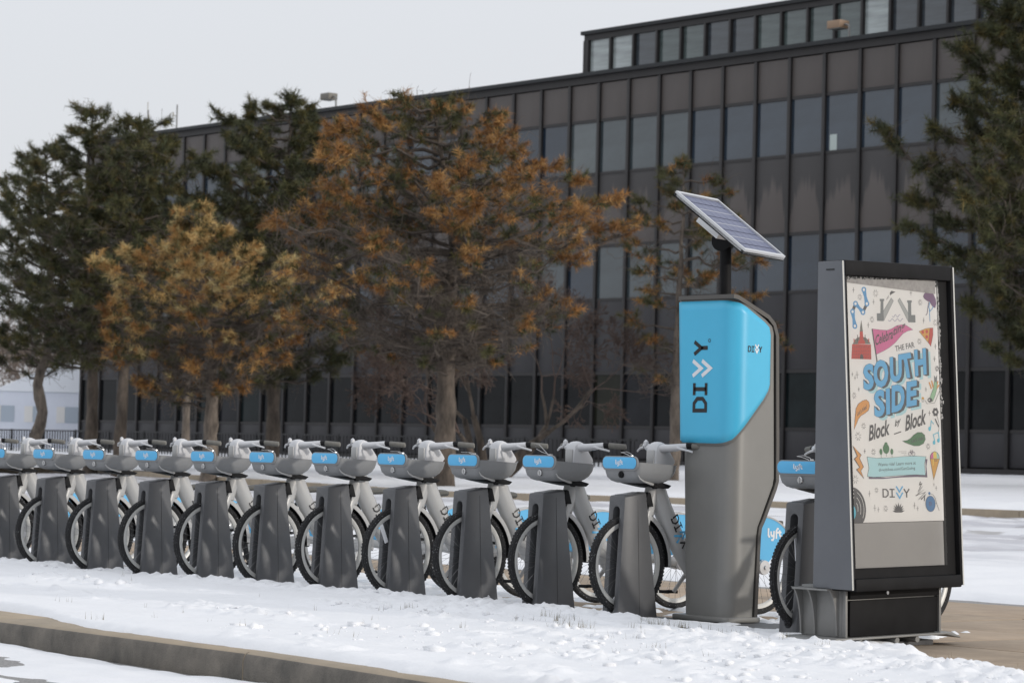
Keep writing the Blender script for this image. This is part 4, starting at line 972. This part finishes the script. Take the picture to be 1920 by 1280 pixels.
# solar panel on its pole
MB().tube([(-13.545-ox, .20, 2.02), (-13.56-ox, .20, 2.57)], .04, 18).build('pole', M_pblack, kio)
c = Vector((-13.574-ox, 13.303-oy, 2.687)); h = Vector((-.325, .946, 0)).normalized(); d = Vector((.749, .257, -.61)).normalized(); nn = h.cross(d); nn = nn if nn.z > 0 else -nn
Ls, Ws = .672, .625
M_cell = mat('solar_cell', (.10, .115, .20), .4, .1, var=.15, vscale=30)
M_alu = mat('aluminium', (.62, .63, .64), .35, .6)
sol = MB().obox(c-nn*.012, d*Ls/2, h*Ws/2, nn*.012).build('solar_panel', M_pblack, kio, smooth=False)
fr_ = MB(); t_ = .011
for s in (-1, 1):
    fr_.obox(c+d*(s*(Ls/2-t_)), d*t_, h*Ws/2, nn*.016); fr_.obox(c+h*(s*(Ws/2-t_)), h*t_, d*(Ls/2-2*t_), nn*.0158)
fr_.build('frame', M_alu, sol, smooth=False)
cell = MB().obox((0, 0, 0), d*.0372, h*.0475, nn*.0012).mesh('cell', M_cell, smooth=False)
for a in range(8):
    for b_ in range(6):
        o = link('cell', cell, sol); o.location = c+d*((a-3.5)*.0782+(.002 if a % 2 else -.002))+h*((b_-2.5)*.0985)+nn*.002
gl_ = MB()
for a in (-2, 0, 2): gl_.obox(c+d*(a*.0782)+nn*.0032, d*.0022, h*(Ws/2-.03), nn*.0008)
gl_.build('grid_line', M_alu, sol, smooth=False)
MB().obox(c-nn*.045-h*.12, d*.10, h*.16, nn*.022).build('mount_box', M_alu, sol, bevel=.004)
vs = MB(); cc = Vector((-13.575-ox, .20, 2.575))
vs.tube([cc-h*.045, cc+h*.045], .068, 20).build('swivel', M_black, kio, bevel=.006)
vs2 = MB().tube([cc-h*.047-Vector((0, 0, .0)), cc-h*.05], .071, 20).build('swivel_cap', M_pblack, kio)

# ------------------------------------------------------------------ poster sign
TA = .022
sgn = thing('poster_sign', (-11.36, 12.05, .0), 'free-standing grey and black advertising panel with an illustrated poster, right of the kiosk', 'sign')
sgn.rotation_euler = (TA, 0, 0)
sx, Wd = -11.36, .985
def fx(z): return np.interp(z, [.32, 2.27], [-11.20, -11.295])-sx     # front face
def bx(z): return np.interp(z, [.32, 2.27], [-11.52, -11.49])-sx      # rear face
Z0, Z1 = .335, 2.275
def wedge(y0, y1, z0, z1, f0=0, b0=0):
    vs = []
    for y in (y0, y1):
        vs += [(bx(z0)+b0, y, z0), (fx(z0)+f0, y, z0), (fx(z1)+f0, y, z1), (bx(z1)+b0, y, z1)]
    return MB().add(vs, [(0, 1, 2, 3), (7, 6, 5, 4), (0, 4, 5, 1), (1, 5, 6, 2), (2, 6, 7, 3), (3, 7, 4, 0)])
wedge(0, .022, Z0, Z1).build('side_panel', M_pgrey, sgn, bevel=.004)
wedge(Wd-.022, Wd, Z0, Z1).build('side_panel', M_pblack, sgn, bevel=.004)
for y in (.003, Wd-.0):  # bright front edges of the side sheets
    MB().add([(fx(z)+.0035, y+dy, z) for z in (Z0, Z1) for dy in (-.004, .006)]+[(fx(z)+.001, y+dy, z) for z in (Z0, Z1) for dy in (-.004, .006)], [(0, 1, 3, 2), (4, 6, 7, 5), (0, 2, 6, 4), (1, 5, 7, 3), (0, 4, 5, 1), (2, 3, 7, 6)]).build('edge_strip', M_edge, sgn, smooth=False)
wedge(.024, Wd-.024, Z1-.085, Z1+.006, .004).build('top_rail', M_pblack, sgn, bevel=.008)
wedge(.024, Wd-.024, Z0-.01, Z0+.065, .012).build('bottom_rail', M_pblack, sgn, bevel=.008)
wedge(.024, .040, Z0+.066, Z1-.086, -.004).build('inner_jamb', M_pblack, sgn)
wedge(.862, Wd-.024, Z0+.066, Z1-.086, -.03).build('inner_jamb', M_pblack, sgn)
wedge(.04, .86, Z0+.07, Z1-.09, -.05).build('back_box', M_pblack, sgn, smooth=False)
wedge(.04, .86, Z0+.066, Z0+.125, -.018).build('lower_jamb', M_pblack, sgn)
wedge(.04, .86, .458, .725, -.035).build('grey_backer', M_backer, sgn, smooth=False)
MB().box(bx(2.2)+.07, bx(2.2)+.135, -.0035, .001, 2.222, 2.230).build('slot', M_ink, sgn, smooth=False)
# poster
PY0, PY1, PZ0, PZ1 = .045, .862, .728, 2.150
M_poster = mat('poster_paper', (.665, .66, .65), .55, var=.015, vscale=3)
def pp(u, v, e=0): # u right 0..1, v down 0..1 -> local point on the poster plane
    z = PZ1+(PZ0-PZ1)*v; return (float(fx(z))-.030+e, PY0+(PY1-PY0)*u, z)
pst_ = MB().add([pp(0, 1), pp(1, 1), pp(1, 0), pp(0, 0), pp(0, 1, -.004), pp(1, 1, -.004), pp(1, 0, -.004), pp(0, 0, -.004)], [(0, 1, 2, 3), (7, 6, 5, 4), (0, 4, 5, 1), (1, 5, 6, 2), (2, 6, 7, 3), (3, 7, 4, 0)]).build('poster', M_poster, sgn, smooth=False)
# homography: measured artwork coordinates -> poster (u,v)
src = [(1597, 529), (1776.3, 541), (1776.8, 979), (1598.4, 984)]; dst = [(0, 0), (1, 0), (1, 1), (0, 1)]
A = []; B_ = []
for (x, y), (u, v) in zip(src, dst):
    A.append([x, y, 1, 0, 0, 0, -u*x, -u*y]); B_.append(u); A.append([0, 0, 0, x, y, 1, -v*x, -v*y]); B_.append(v)
Hm = np.append(np.linalg.solve(np.array(A, float), np.array(B_, float)), 1).reshape(3, 3)
PRINT = {}; LAY = [0]
PC = dict(dark=(.075, .075, .08), blue=(.085, .255, .47), cyan=(.36, .56, .60), sblue=(.115, .36, .60), pink=(.50, .13, .27), red=(.42, .065, .055), orange=(.56, .27, .085), green=(.07, .165, .085),
          purple=(.155, .085, .165), grey=(.16, .175, .18), lgrey=(.33, .345, .345), plum=(.12, .095, .14), yellow=(.60, .48, .12), teal=(.30, .48, .42), amber=(.52, .29, .07), mint=(.25, .42, .27), white=(.665, .66, .65), lcyan=(.10, .42, .55), lav=(.22, .22, .33), roof=(.15, .15, .135), navy=(.07, .17, .33))
def emit_(col, pts2, faces, tr):
    LAY[0] += 1; e = .0004+LAY[0]*.0000035
    vs = []
    for x, y in pts2:
        X_, Y_ = tr(x, y); q = Hm @ np.array([X_, Y_, 1]); vs.append(pp(q[0]/q[2], q[1]/q[2], e))
    PRINT.setdefault(col, MB()).add(vs, faces)
tB = lambda x, y: (1580+x/7.109, 520+y/7.109)
tC = lambda x, y: (1580+x/7.109, 680+y/7.109)
tD = lambda x, y: (1580+x/8.0, 840+y/8.0)
tP = lambda x, y: (x, y)
def fill(col, tr, *loops):
    f_, t_ = tess(list(loops)); emit_(col, f_, t_, tr)
def line(col, tr, pts, wd, closed=False):
    v_, f_ = stroke(pts, wd, closed); emit_(col, v_, f_, tr)
def outline(col, lcol, tr, pts, wd=5):
    fill(col, tr, pts); line(lcol, tr, pts, wd, True)
TXT = {}
def text2d(s, bold=0, shear=0):
    k = (s, bold, shear)
    if k in TXT: return TXT[k]
    cu = bpy.data.curves.new('t', 'FONT'); cu.body = s; cu.offset = bold; cu.shear = shear; cu.resolution_u = 3
    o = bpy.data.objects.new('t', cu); COL.objects.link(o); dg = bpy.context.evaluated_depsgraph_get()
    me = o.evaluated_get(dg).to_mesh(); v = [(p.co.x, p.co.y) for p in me.vertices]; f_ = [tuple(p.vertices) for p in me.polygons]
    o.evaluated_get(dg).to_mesh_clear(); bpy.data.objects.remove(o); bpy.data.curves.remove(cu)
    TXT[k] = (v, f_); return TXT[k]
def text(col, tr, s, bl, br, tl, bold=0, shear=0, dx=0, dy=0):
    v, f_ = text2d(s, bold, shear); xs_ = [p[0] for p in v]; ys_ = [p[1] for p in v]; x0, x1, y0, y1 = min(xs_), max(xs_), min(ys_), max(ys_)
    P2 = [(bl[0]+(br[0]-bl[0])*(x-x0)/(x1-x0)+(tl[0]-bl[0])*(y-y0)/(y1-y0)+dx, bl[1]+(br[1]-bl[1])*(x-x0)/(x1-x0)+(tl[1]-bl[1])*(y-y0)/(y1-y0)+dy) for x, y in v]
    emit_(col, P2, f_, tr)
def plus(tr, x, y, r=22, wd=4): line('dark', tr, [(x-r*.8, y), (x+r*.8, y)], wd); line('dark', tr, [(x, y-r*1.6), (x, y+r*1.6)], wd)
def burst(tr, x, y, r=42, wd=5):
    for k in range(8):
        a = R(22+45*k); line('dark', tr, [(x+r*.42*math.cos(a)*.7, y+r*.42*math.sin(a)), (x+r*math.cos(a)*.75, y+r*math.sin(a))], wd)
# chain
def linkp(p, q, r=34):
    p = Vector(p); q = Vector(q); d_ = (q-p).normalized(); n_ = Vector((-d_.y, d_.x)); m_ = (p+q)/2
    fill('blue', tB, [tuple(p+n_*r*.9), tuple(m_+n_*r*.55), tuple(q+n_*r*.9), tuple(q-n_*r*.9), tuple(m_-n_*r*.55), tuple(p-n_*r*.9)])
    for c_ in (p, q): fill('blue', tB, disc(c_, r, 18, r*1.15))
line('dark', tB, [(270, 358), (225, 465)], 40); line('dark', tB, [(370, 475), (428, 360)], 40)
for p, q in (((392, 170), (428, 360)), ((270, 358), (370, 475)), ((225, 465), (252, 660))): linkp(p, q, 34)
for p in ((392, 170), (428, 360), (270, 358), (370, 475), (225, 465), (252, 660)): fill('white', tB, disc(p, 16, 12, 20))
# drawbridge
fill('lgrey', tB, [(768, 288), (797, 325), (660, 590), (650, 470)]); line('grey', tB, [(768, 288), (797, 325), (660, 590), (650, 470)], 6, True)
fill('grey', tB, [(608, 298), (670, 298), (670, 325), (658, 330), (655, 598), (562, 594), (562, 492), (612, 492), (620, 330), (608, 325)])
fill('lgrey', tB, [(885, 290), (860, 325), (995, 610), (1000, 500)]); line('grey', tB, [(885, 290), (860, 325), (995, 610), (1000, 500)], 6, True)
fill('grey', tB, [(988, 322), (1052, 322), (1052, 350), (1042, 356), (1040, 520), (1094, 520), (1094, 622), (995, 618), (998, 356), (988, 350)])
for (x0, x1, yb) in ((778, 885, 530), (720, 925, 585)): line('lav', tB, [(x0+(x1-x0)*q/24, yb+17*math.sin(q/24*(12 if x1-x0 < 150 else 18))) for q in range(25)], 7)
fill('dark', tB, [(752, 215), (775, 190), (830, 205), (800, 222), (770, 240), (752, 252)]); line('dark', tB, [(735, 250), (700, 310)], 5); line('dark', tB, [(740, 270), (715, 300)], 4)
# helmet
outline('purple', 'plum', tB, [(1212, 272), (1228, 235), (1265, 208), (1310, 205), (1352, 240), (1382, 310), (1388, 370), (1372, 428), (1345, 418), (1320, 385), (1300, 345), (1262, 330), (1225, 300)], 4)
line('plum', tB, [(1285, 345), (1270, 430), (1258, 505), (1240, 525)], 10); line('blue', tB, [(1300, 350), (1285, 420), (1300, 470), (1330, 440), (1345, 405)], 10); line('blue', tB, [(1290, 440), (1296, 612)], 9)
# brick clock-tower building
fill('roof', tB, [(215, 905), (240, 850), (285, 815), (335, 800), (395, 815), (440, 855), (464, 905)])
fill('red', tB, [(207, 905), (468, 912), (468, 1112), (190, 1102)])
fill('red', tB, [(312, 870), (318, 730), (360, 730), (366, 870)]); fill('red', tB, [(285, 905), (300, 850), (378, 850), (392, 905)])
fill('roof', tB, [(318, 735), (330, 650), (344, 575), (352, 650), (362, 735)])
for x in (285, 390): line('dark', tB, [(x, 870), (x, 780)], 9)
for x in (235, 440): line('red', tB, [(x, 880), (x, 830)], 12)
for yy in (930, 985, 1030, 1075):
    for q in range(11): line('dark', tB, [(215+q*24, yy), (215+q*24, yy+26)], 5)
fill('dark', tB, [(312, 1105), (315, 1055), (335, 1035), (352, 1055), (355, 1107)])
# pennant
fill('pink', tB, [(497, 700), (600, 715), (700, 722), (760, 702), (830, 662), (900, 648), (960, 655), (1054, 718), (980, 735), (915, 770), (860, 830), (800, 895), (720, 955), (630, 1005), (540, 1045)])
line('dark', tB, [(490, 700), (560, 1255)], 16)
line('plum', tB, [(497, 700), (600, 715), (700, 722), (760, 702), (830, 662), (900, 648), (960, 655), (1054, 718), (980, 735), (915, 770), (860, 830), (800, 895), (720, 955), (630, 1005), (540, 1045)], 4)
text('dark', tB, 'Celebra', (530, 930), (775, 835), (530, 790), .02, .2); text('dark', tB, 'ting', (775, 835), (945, 745), (785, 690), .02, .2)
# pizza
outline('amber', 'dark', tB, [(1138, 742), (1230, 705), (1290, 697), (1262, 895)], 4); outline('red', 'dark', tB, [(1290, 697), (1332, 697), (1330, 790), (1295, 945), (1262, 895)], 4)
for c_ in ((1190, 752), (1245, 745), (1243, 815)): fill('red', tB, disc(c_, 19, 12, 24))
text('dark', tB, 'THE FAR', (805, 1010), (1072, 955), (798, 935), .012)
# SOUTH SIDE
letters = [('S', (348, 1460), (498, 1430), (348, 1165)), ('O', (495, 1440), (700, 1410), (490, 1125)), ('U', (715, 1385), (885, 1350), (720, 1080)), ('T', (860, 1335), (1025, 1300), (838, 1045)), ('H', (1065, 1308), (1228, 1275), (1062, 990))]
letters = [('S', (345, 1535), (490, 1510), (350, 1185)), ('O', (490, 1500), (695, 1480), (490, 1128)), ('U', (718, 1432), (882, 1405), (722, 1088)), ('T', (890, 1378), (1058, 1350), (842, 1050)), ('H', (1065, 1345), (1225, 1318), (1062, 992))]
side_ = [('S', (485, 760), (632, 730), (490, 398)), ('I', (650, 722), (705, 710), (655, 372)), ('D', (725, 692), (905, 660), (738, 330)), ('E', (932, 618), (1075, 592), (945, 282))]
for grp, tr in ((letters, tB), (side_, tC)):
    for s_, bl, br, tl in grp: text('cyan', tr, s_, bl, br, tl, .05, 0, 62, 46)
for grp, tr in ((letters, tB), (side_, tC)):
    for q in range(9, 0, -1):
        for s_, bl, br, tl in grp: text('dark', tr, s_, bl, br, tl, .05, 0, q*4.0, q*1.8)
for grp, tr in ((letters, tB), (side_, tC)):
    for s_, bl, br, tl in grp: text('dark', tr, s_, (bl[0]-3, bl[1]+4), (br[0]+3, br[1]+4), (tl[0]-3, tl[1]-4), .055)
    for s_, bl, br, tl in grp: text('sblue', tr, s_, bl, br, tl, .045)
text('dark', tC, 'Block', (400, 1075), (695, 985), (395, 865), .025, .25); text('dark', tC, 'by', (765, 905), (850, 850), (765, 800), .02, .25); text('dark', tC, 'Block', (905, 945), (1200, 845), (905, 735), .025, .25)
line('dark', tC, [(750, 978), (850, 945)], 14)
# speech shapes
outline('orange', 'dark', tC, [(200, 915), (215, 770), (235, 630), (270, 570), (330, 528), (380, 516), (415, 545), (425, 600), (405, 660), (360, 695), (300, 730), (262, 775), (235, 840)], 5)
text('dark', tC, "Let's bike!", (250, 735), (390, 630), (240, 680), .02, .2)
outline('green', 'dark', tC, [(865, 1070), (930, 1060), (975, 1035), (1020, 990), (1075, 955), (1130, 955), (1170, 990), (1180, 1050), (1150, 1105), (1090, 1135), (1020, 1135), (950, 1110), (900, 1090)], 4)
text('dark', tC, "Let's ride!", (985, 1095), (1165, 1050), (980, 1045), .02, .2)
# hot dog tray
fill('white', tC, [(1195, 530), (1380, 340), (1398, 375), (1320, 560), (1215, 572)]); line('dark', tC, [(1195, 530), (1215, 572), (1320, 565), (1398, 400), (1388, 340)], 5)
for p in ([(1255, 285), (1285, 375)], [(1290, 265), (1310, 360)], [(1378, 270), (1345, 370)], [(1390, 320), (1340, 400)]): line('orange', tC, p, 18)
outline('mint', 'dark', tC, [(1328, 275), (1365, 290), (1355, 390), (1330, 470), (1295, 545), (1245, 520), (1285, 430), (1310, 370)], 4); fill('grey', tC, [(1328, 275), (1325, 195), (1348, 225), (1370, 190), (1362, 285)])
fill('dark', tC, disc((1258, 525), 34, 14, 32)); fill('white', tC, disc((1248, 525), 10, 10)); fill('amber', tC, disc((1162, 500), 18, 10)); line('dark', tC, [(1148, 515), (1152, 548), (1172, 548), (1178, 512)], 4)
# flower, pen, notes
for k in range(6): fill('dark', tC, disc((1330+26*math.cos(k*1.047), 685+36*math.sin(k*1.047)), 18, 10, 24))
fill('white', tC, disc((1330, 685), 14, 10, 18)); line('dark', tC, [(1348, 735), (1375, 830), (1370, 920), (1350, 970)], 4); line('dark', tC, [(1322, 775), (1368, 885)], 14)
fill('lcyan', tC, disc((1242, 908), 18, 12, 30)); line('lcyan', tC, [(1256, 905), (1268, 800), (1300, 845)], 10)
fill('lcyan', tC, disc((1297, 1092), 18, 12, 28)); fill('lcyan', tC, disc((1358, 1065), 18, 12, 28)); line('lcyan', tC, [(1310, 1090), (1292, 985), (1360, 955), (1372, 1062)], 11)
# trees, bike, lines
for x, y, rx, ry in ((633, 85, 22, 48), (714, 40, 50, 75), (714, -25, 26, 34), (802, 82, 22, 46)): fill('green', tD, disc((x, y), rx, 16, ry))
for x, y in ((636, 130), (715, 110), (804, 125)): line('dark', tD, [(x, y), (x, y+48)], 4)
for x0, x1, y in ((900, 1030, 82), (945, 1030, 106), (985, 1028, 130)): line('dark', tD, [(x0, y), (x1, y)], 4)
for x in (1080, 1136): line('plum', tD, disc((x, 115), 22, 14, 30), 5, True)
line('plum', tD, [(1080, 115), (1095, 75), (1125, 75), (1110, 118), (1095, 75)], 5); line('plum', tD, [(1136, 115), (1122, 60), (1110, 55)], 5); line('plum', tD, [(1085, 62), (1100, 62)], 6)
# banner
fill('plum', tD, [(432, 460), (700, 470), (1000, 440), (1320, 405), (1318, 195), (1350, 195), (1330, 300), (1340, 468), (1180, 462), (900, 470), (640, 492), (432, 492)])
outline('cyan', 'dark', tD, [(415, 160), (560, 180), (760, 175), (980, 155), (1160, 148), (1328, 158), (1300, 270), (1312, 435), (1150, 428), (900, 440), (650, 460), (510, 465), (410, 455), (438, 330)], 5)
text('dark', tD, 'Wanna ride? Learn more at', (580, 302), (1168, 275), (578, 252), .008); text('dark', tD, 'divvybikes.com/GetGoing', (590, 392), (1155, 362), (588, 335), .008)
# lightning
fill('dark', tD, [(190, -10), (330, 130), (300, 180), (360, 310), (315, 370), (360, 495), (236, 350), (290, 320), (205, 190), (255, 150)])
fill('orange', tD, [(205, -5), (318, 135), (292, 182), (350, 312), (306, 370), (348, 470), (252, 352), (300, 318), (222, 192), (268, 150)])
# cone
fill('dark', tD, [(1388, 190), (1394, 140), (1420, 98), (1462, 78), (1505, 96), (1532, 140), (1538, 195), (1436, 512)])
fill('teal', tD, [(1395, 185), (1402, 140), (1425, 105), (1462, 86), (1500, 103), (1525, 142), (1530, 190)]); fill('yellow', tD, [(1442, 185), (1440, 100), (1462, 86), (1490, 97), (1495, 185)]); fill('pink', tD, [(1395, 185), (1402, 140), (1425, 105), (1440, 98), (1442, 185)])
fill('amber', tD, [(1394, 192), (1530, 196), (1436, 495)]); line('dark', tD, [(1450, 205), (1505, 208)], 6); line('dark', tD, [(1450, 222), (1500, 225)], 6); line('yellow', tD, [(1440, 200), (1436, 290)], 12)
# record, cut by the poster's left edge
fill('dark', tD, [(152, 612)]+[(152+222*math.sin(R(a)), 945-333*math.cos(R(a))) for a in range(8, 128, 8)]+[(320, 1147), (152, 1150)])
for r_, a0_, a1_ in ((.86, 28, 118), (.64, 35, 112), (.44, 50, 105)): line('white', tD, [(152+222*r_*math.sin(R(a0_+(a1_-a0_)*q/12)), 945-333*r_*math.cos(R(a0_+(a1_-a0_)*q/12))) for q in range(13)], 6)
fill('lcyan', tD, [(152, 880)]+[(152+64*math.sin(R(a)), 995-115*math.cos(R(a))) for a in range(10, 171, 16)]+[(152, 1110)])
fill('dark', tD, [(152, 975), (160, 990), (152, 1008)])
for yy in (650, 705, 760): fill('white', tD, [(152, yy), (190, yy), (196, yy+18), (152, yy+26)])
# logo, tree scribble, agave, yoyo
lg = lambda x, y: tD(640+x*128, 640+y*128)
for p_, c_ in LOGO_D+LOGO_I+LOGO_Y: line('dark', lg, p_, .14, c_)
for p_, c_ in LOGO_V: line('sblue', lg, p_, .16, c_)
zz_ = [(1230, 530), (1215, 580), (1250, 560), (1190, 680), (1262, 600), (1170, 740), (1280, 650), (1150, 740), (1300, 690), (1190, 800), (1310, 720), (1230, 800), (1290, 740), (1280, 820)]
line('dark', tD, zz_, 14)
for k in range(9):
    a = R(180+22.5*k); l_ = 75+45*math.sin(R(22.5*k)); p = Vector((880, 965)); d_ = Vector((math.cos(a), math.sin(a))); n_ = Vector((-d_.y, d_.x))
    fill('dark', tD, [tuple(p+n_*11), tuple(p+d_*l_*.6+n_*10), tuple(p+d_*l_), tuple(p+d_*l_*.6-n_*10), tuple(p-n_*11)])
fill('dark', tD, [(785, 968), (975, 962), (930, 992), (830, 994)])
outline('navy', 'dark', tD, disc((1374, 862), 74, 24, 118), 5); text('plum', tD, 'D', (1352, 888), (1392, 886), (1352, 835), .03)
fill('navy', tD, disc((1362, 708), 17, 12, 24)); line('dark', tD, [(1378, 710), (1420, 730), (1450, 780), (1470, 860), (1505, 965)], 5); line('dark', tD, [(1440, 800), (1450, 860), (1475, 855)], 5)
for x, y in ((245, 172), (522, 335), (1042, 222), (1208, 595), (438, 650), (1358, 945), (1338, 1112)): plus(tB, x, y)
for x, y, r_ in ((552, 222, 50), (330, 270, 42), (492, 575, 42), (1168, 352, 40), (1368, 625, 45), (1138, 875, 40), (1370, 1240, 40)): burst(tB, x, y, r_)
for x, y, r_ in ((197, 172, 16), (262, 178, 30), (232, 222, 18), (280, 375, 18), (1208, 382, 18), (1246, 700, 20), (338, 1205, 18)): plus(tC, x, y, r_)
for x, y, r_ in ((214, 458, 42), (333, 868, 42), (252, 1005, 60), (1214, 1142, 40), (458, 1215, 42), (1372, 108, 36)): burst(tC, x, y, r_)
for x, y, r_ in ((435, 712, 30), (512, 925, 30), (565, 950, 24), (1128, 890, 30), (1175, 932, 22), (1435, 575, 14), (1470, 628, 20), (380, 75, 18)): plus(tD, x, y, r_)
for x, y, r_ in ((220, 498, 66), (545, 658, 40), (680, 935, 46)): burst(tD, x, y, r_)
for c_, b_ in PRINT.items():
    b_.build('print', mat('print_'+c_, PC[c_], .55), pst_, smooth=False)
# curled grey strip along the poster top and frosted dirt on the jamb
MB().add([pp(0, -.012, .006), pp(.985, -.03, .006), pp(.985, .03, .002), pp(0, .0, .002)], [(0, 1, 2, 3)]).build('tape_strip', mat('tape_grey', (.30, .29, .285), .6, var=.2, vscale=30), pst_, smooth=False)
fr2 = MB(); g = np.random.default_rng(3)
for _ in range(420):
    z = 2.165+.022*g.random()**1.5 if g.random() < .55 else g.uniform(1.35, 2.15)
    y = g.uniform(.05, .86) if z > 2.16 else .866+abs(g.normal(0, .007))
    s_ = g.uniform(.0015, .005); xx = float(fx(z))-.0285 if z > 2.16 else float(fx(z))-.0285
    fr2.obox((xx, y, z), (.0008, 0, 0), (0, s_, 0), (0, 0, s_*g.uniform(.5, 2.5)))
tag(fr2.build('frost', M_rust, sgn, smooth=False), kind='stuff')
MB().add([(float(fx(z))-.012, y, z) for z in (Z0+.125, Z1-.088) for y in (.041, .861)], [(0, 1, 3, 2)]).build('glass_pane', None or (lambda m: m)(mat('thin_glass', (.8, .8, .8), .05)), sgn, smooth=False)
gm = MATS['thin_glass']; n = gm.node_tree; n.nodes.clear(); out = n.nodes.new('ShaderNodeOutputMaterial'); tr = n.nodes.new('ShaderNodeBsdfTransparent'); gs = n.nodes.new('ShaderNodeBsdfGlossy'); gs.inputs['Roughness'].default_value = .06
fr3 = n.nodes.new('ShaderNodeFresnel'); fr3.inputs[0].default_value = 1.45; mxs = n.nodes.new('ShaderNodeMixShader'); n.links.new(fr3.outputs[0], mxs.inputs[0]); n.links.new(tr.outputs[0], mxs.inputs[1]); n.links.new(gs.outputs[0], mxs.inputs[2]); n.links.new(mxs.outputs[0], out.inputs[0])
# pedestal: box, doors, gusset plates, foot plate
by0, by1 = .085, .925; pxf, pxb = -.005, -.335
MB().box(pxb, pxf, by0, by1, .045, Z0+.01).build('pedestal', M_pgrey2, sgn, bevel=.004)
MB().box(pxf+.001, pxf+.022, by0+.05, by1-.012, .048, .262).build('lower_door', M_pblack, sgn, bevel=.004)
ud = MB().box(pxf+.001, pxf+.028, by0+.045, by1-.012, .270, .331).build('upper_door', M_pblack, sgn, bevel=.004)
MB().tube([(pxf+.02, .45, .300), (pxf+.036, .45, .300)], .011, 12).build('lock', M_chrome, ud)
for y in (by0-.001, by1-.009):
    MB().box(pxf+.001, pxf+.034, y, y+.018, .046, Z0).build('door_post', M_pgrey2, sgn, bevel=.003)
def gusset(x0, w0): # curved triangular plate standing on the -V side
    pr = [(0, .335), (-.10, .335)]+[(-.10+.085*math.sin(R(a)), .335-.28*(1-math.cos(R(a)))) for a in range(10, 91, 10)]+[(0, .05)]
    return MB().add([(x0+dx, by0+y*1.0, z) for dx in (0, w0) for y, z in pr], [tuple(range(len(pr))), tuple(range(2*len(pr)-1, len(pr)-1, -1))]+[(i, i+len(pr), (i+1) % len(pr)+len(pr), (i+1) % len(pr)) for i in range(len(pr))])
for x0 in (pxb+.002, (pxb+pxf)/2-.05, pxf-.035): gusset(x0, .012).build('gusset', M_pgrey2, sgn, smooth=False)
MB().box(pxb+.02, pxf-.02, by0-.104, by0-.002, Z0-.012, Z0-.002).build('bracket_top', M_pgrey2, sgn)
MB().box(pxf-.035, pxf-.02, by1+.001, by1+.045, .10, Z0-.012).build('bracket', M_pgrey2, sgn)
MB().prismX([(by0-.13, .030), (by0-.11, .044), (by1+.08, .044), (by1+.16, .012), (by1+.16, .004), (by1+.03, .030)], pxb-.03, pxf+.06).build('foot_plate', M_pgrey2, sgn, bevel=.004)
for y in (.20, .52, .70): MB().tube([(pxb, y, .012), (pxf+.05, y, .012)], .019, 12).build('support_tube', M_pgrey2, sgn)
MB().box(pxb-.05, pxf-.02, by0-.2, by1+.0, -.05, -.004).build('ground_plate', M_plate, sgn, bevel=.006)
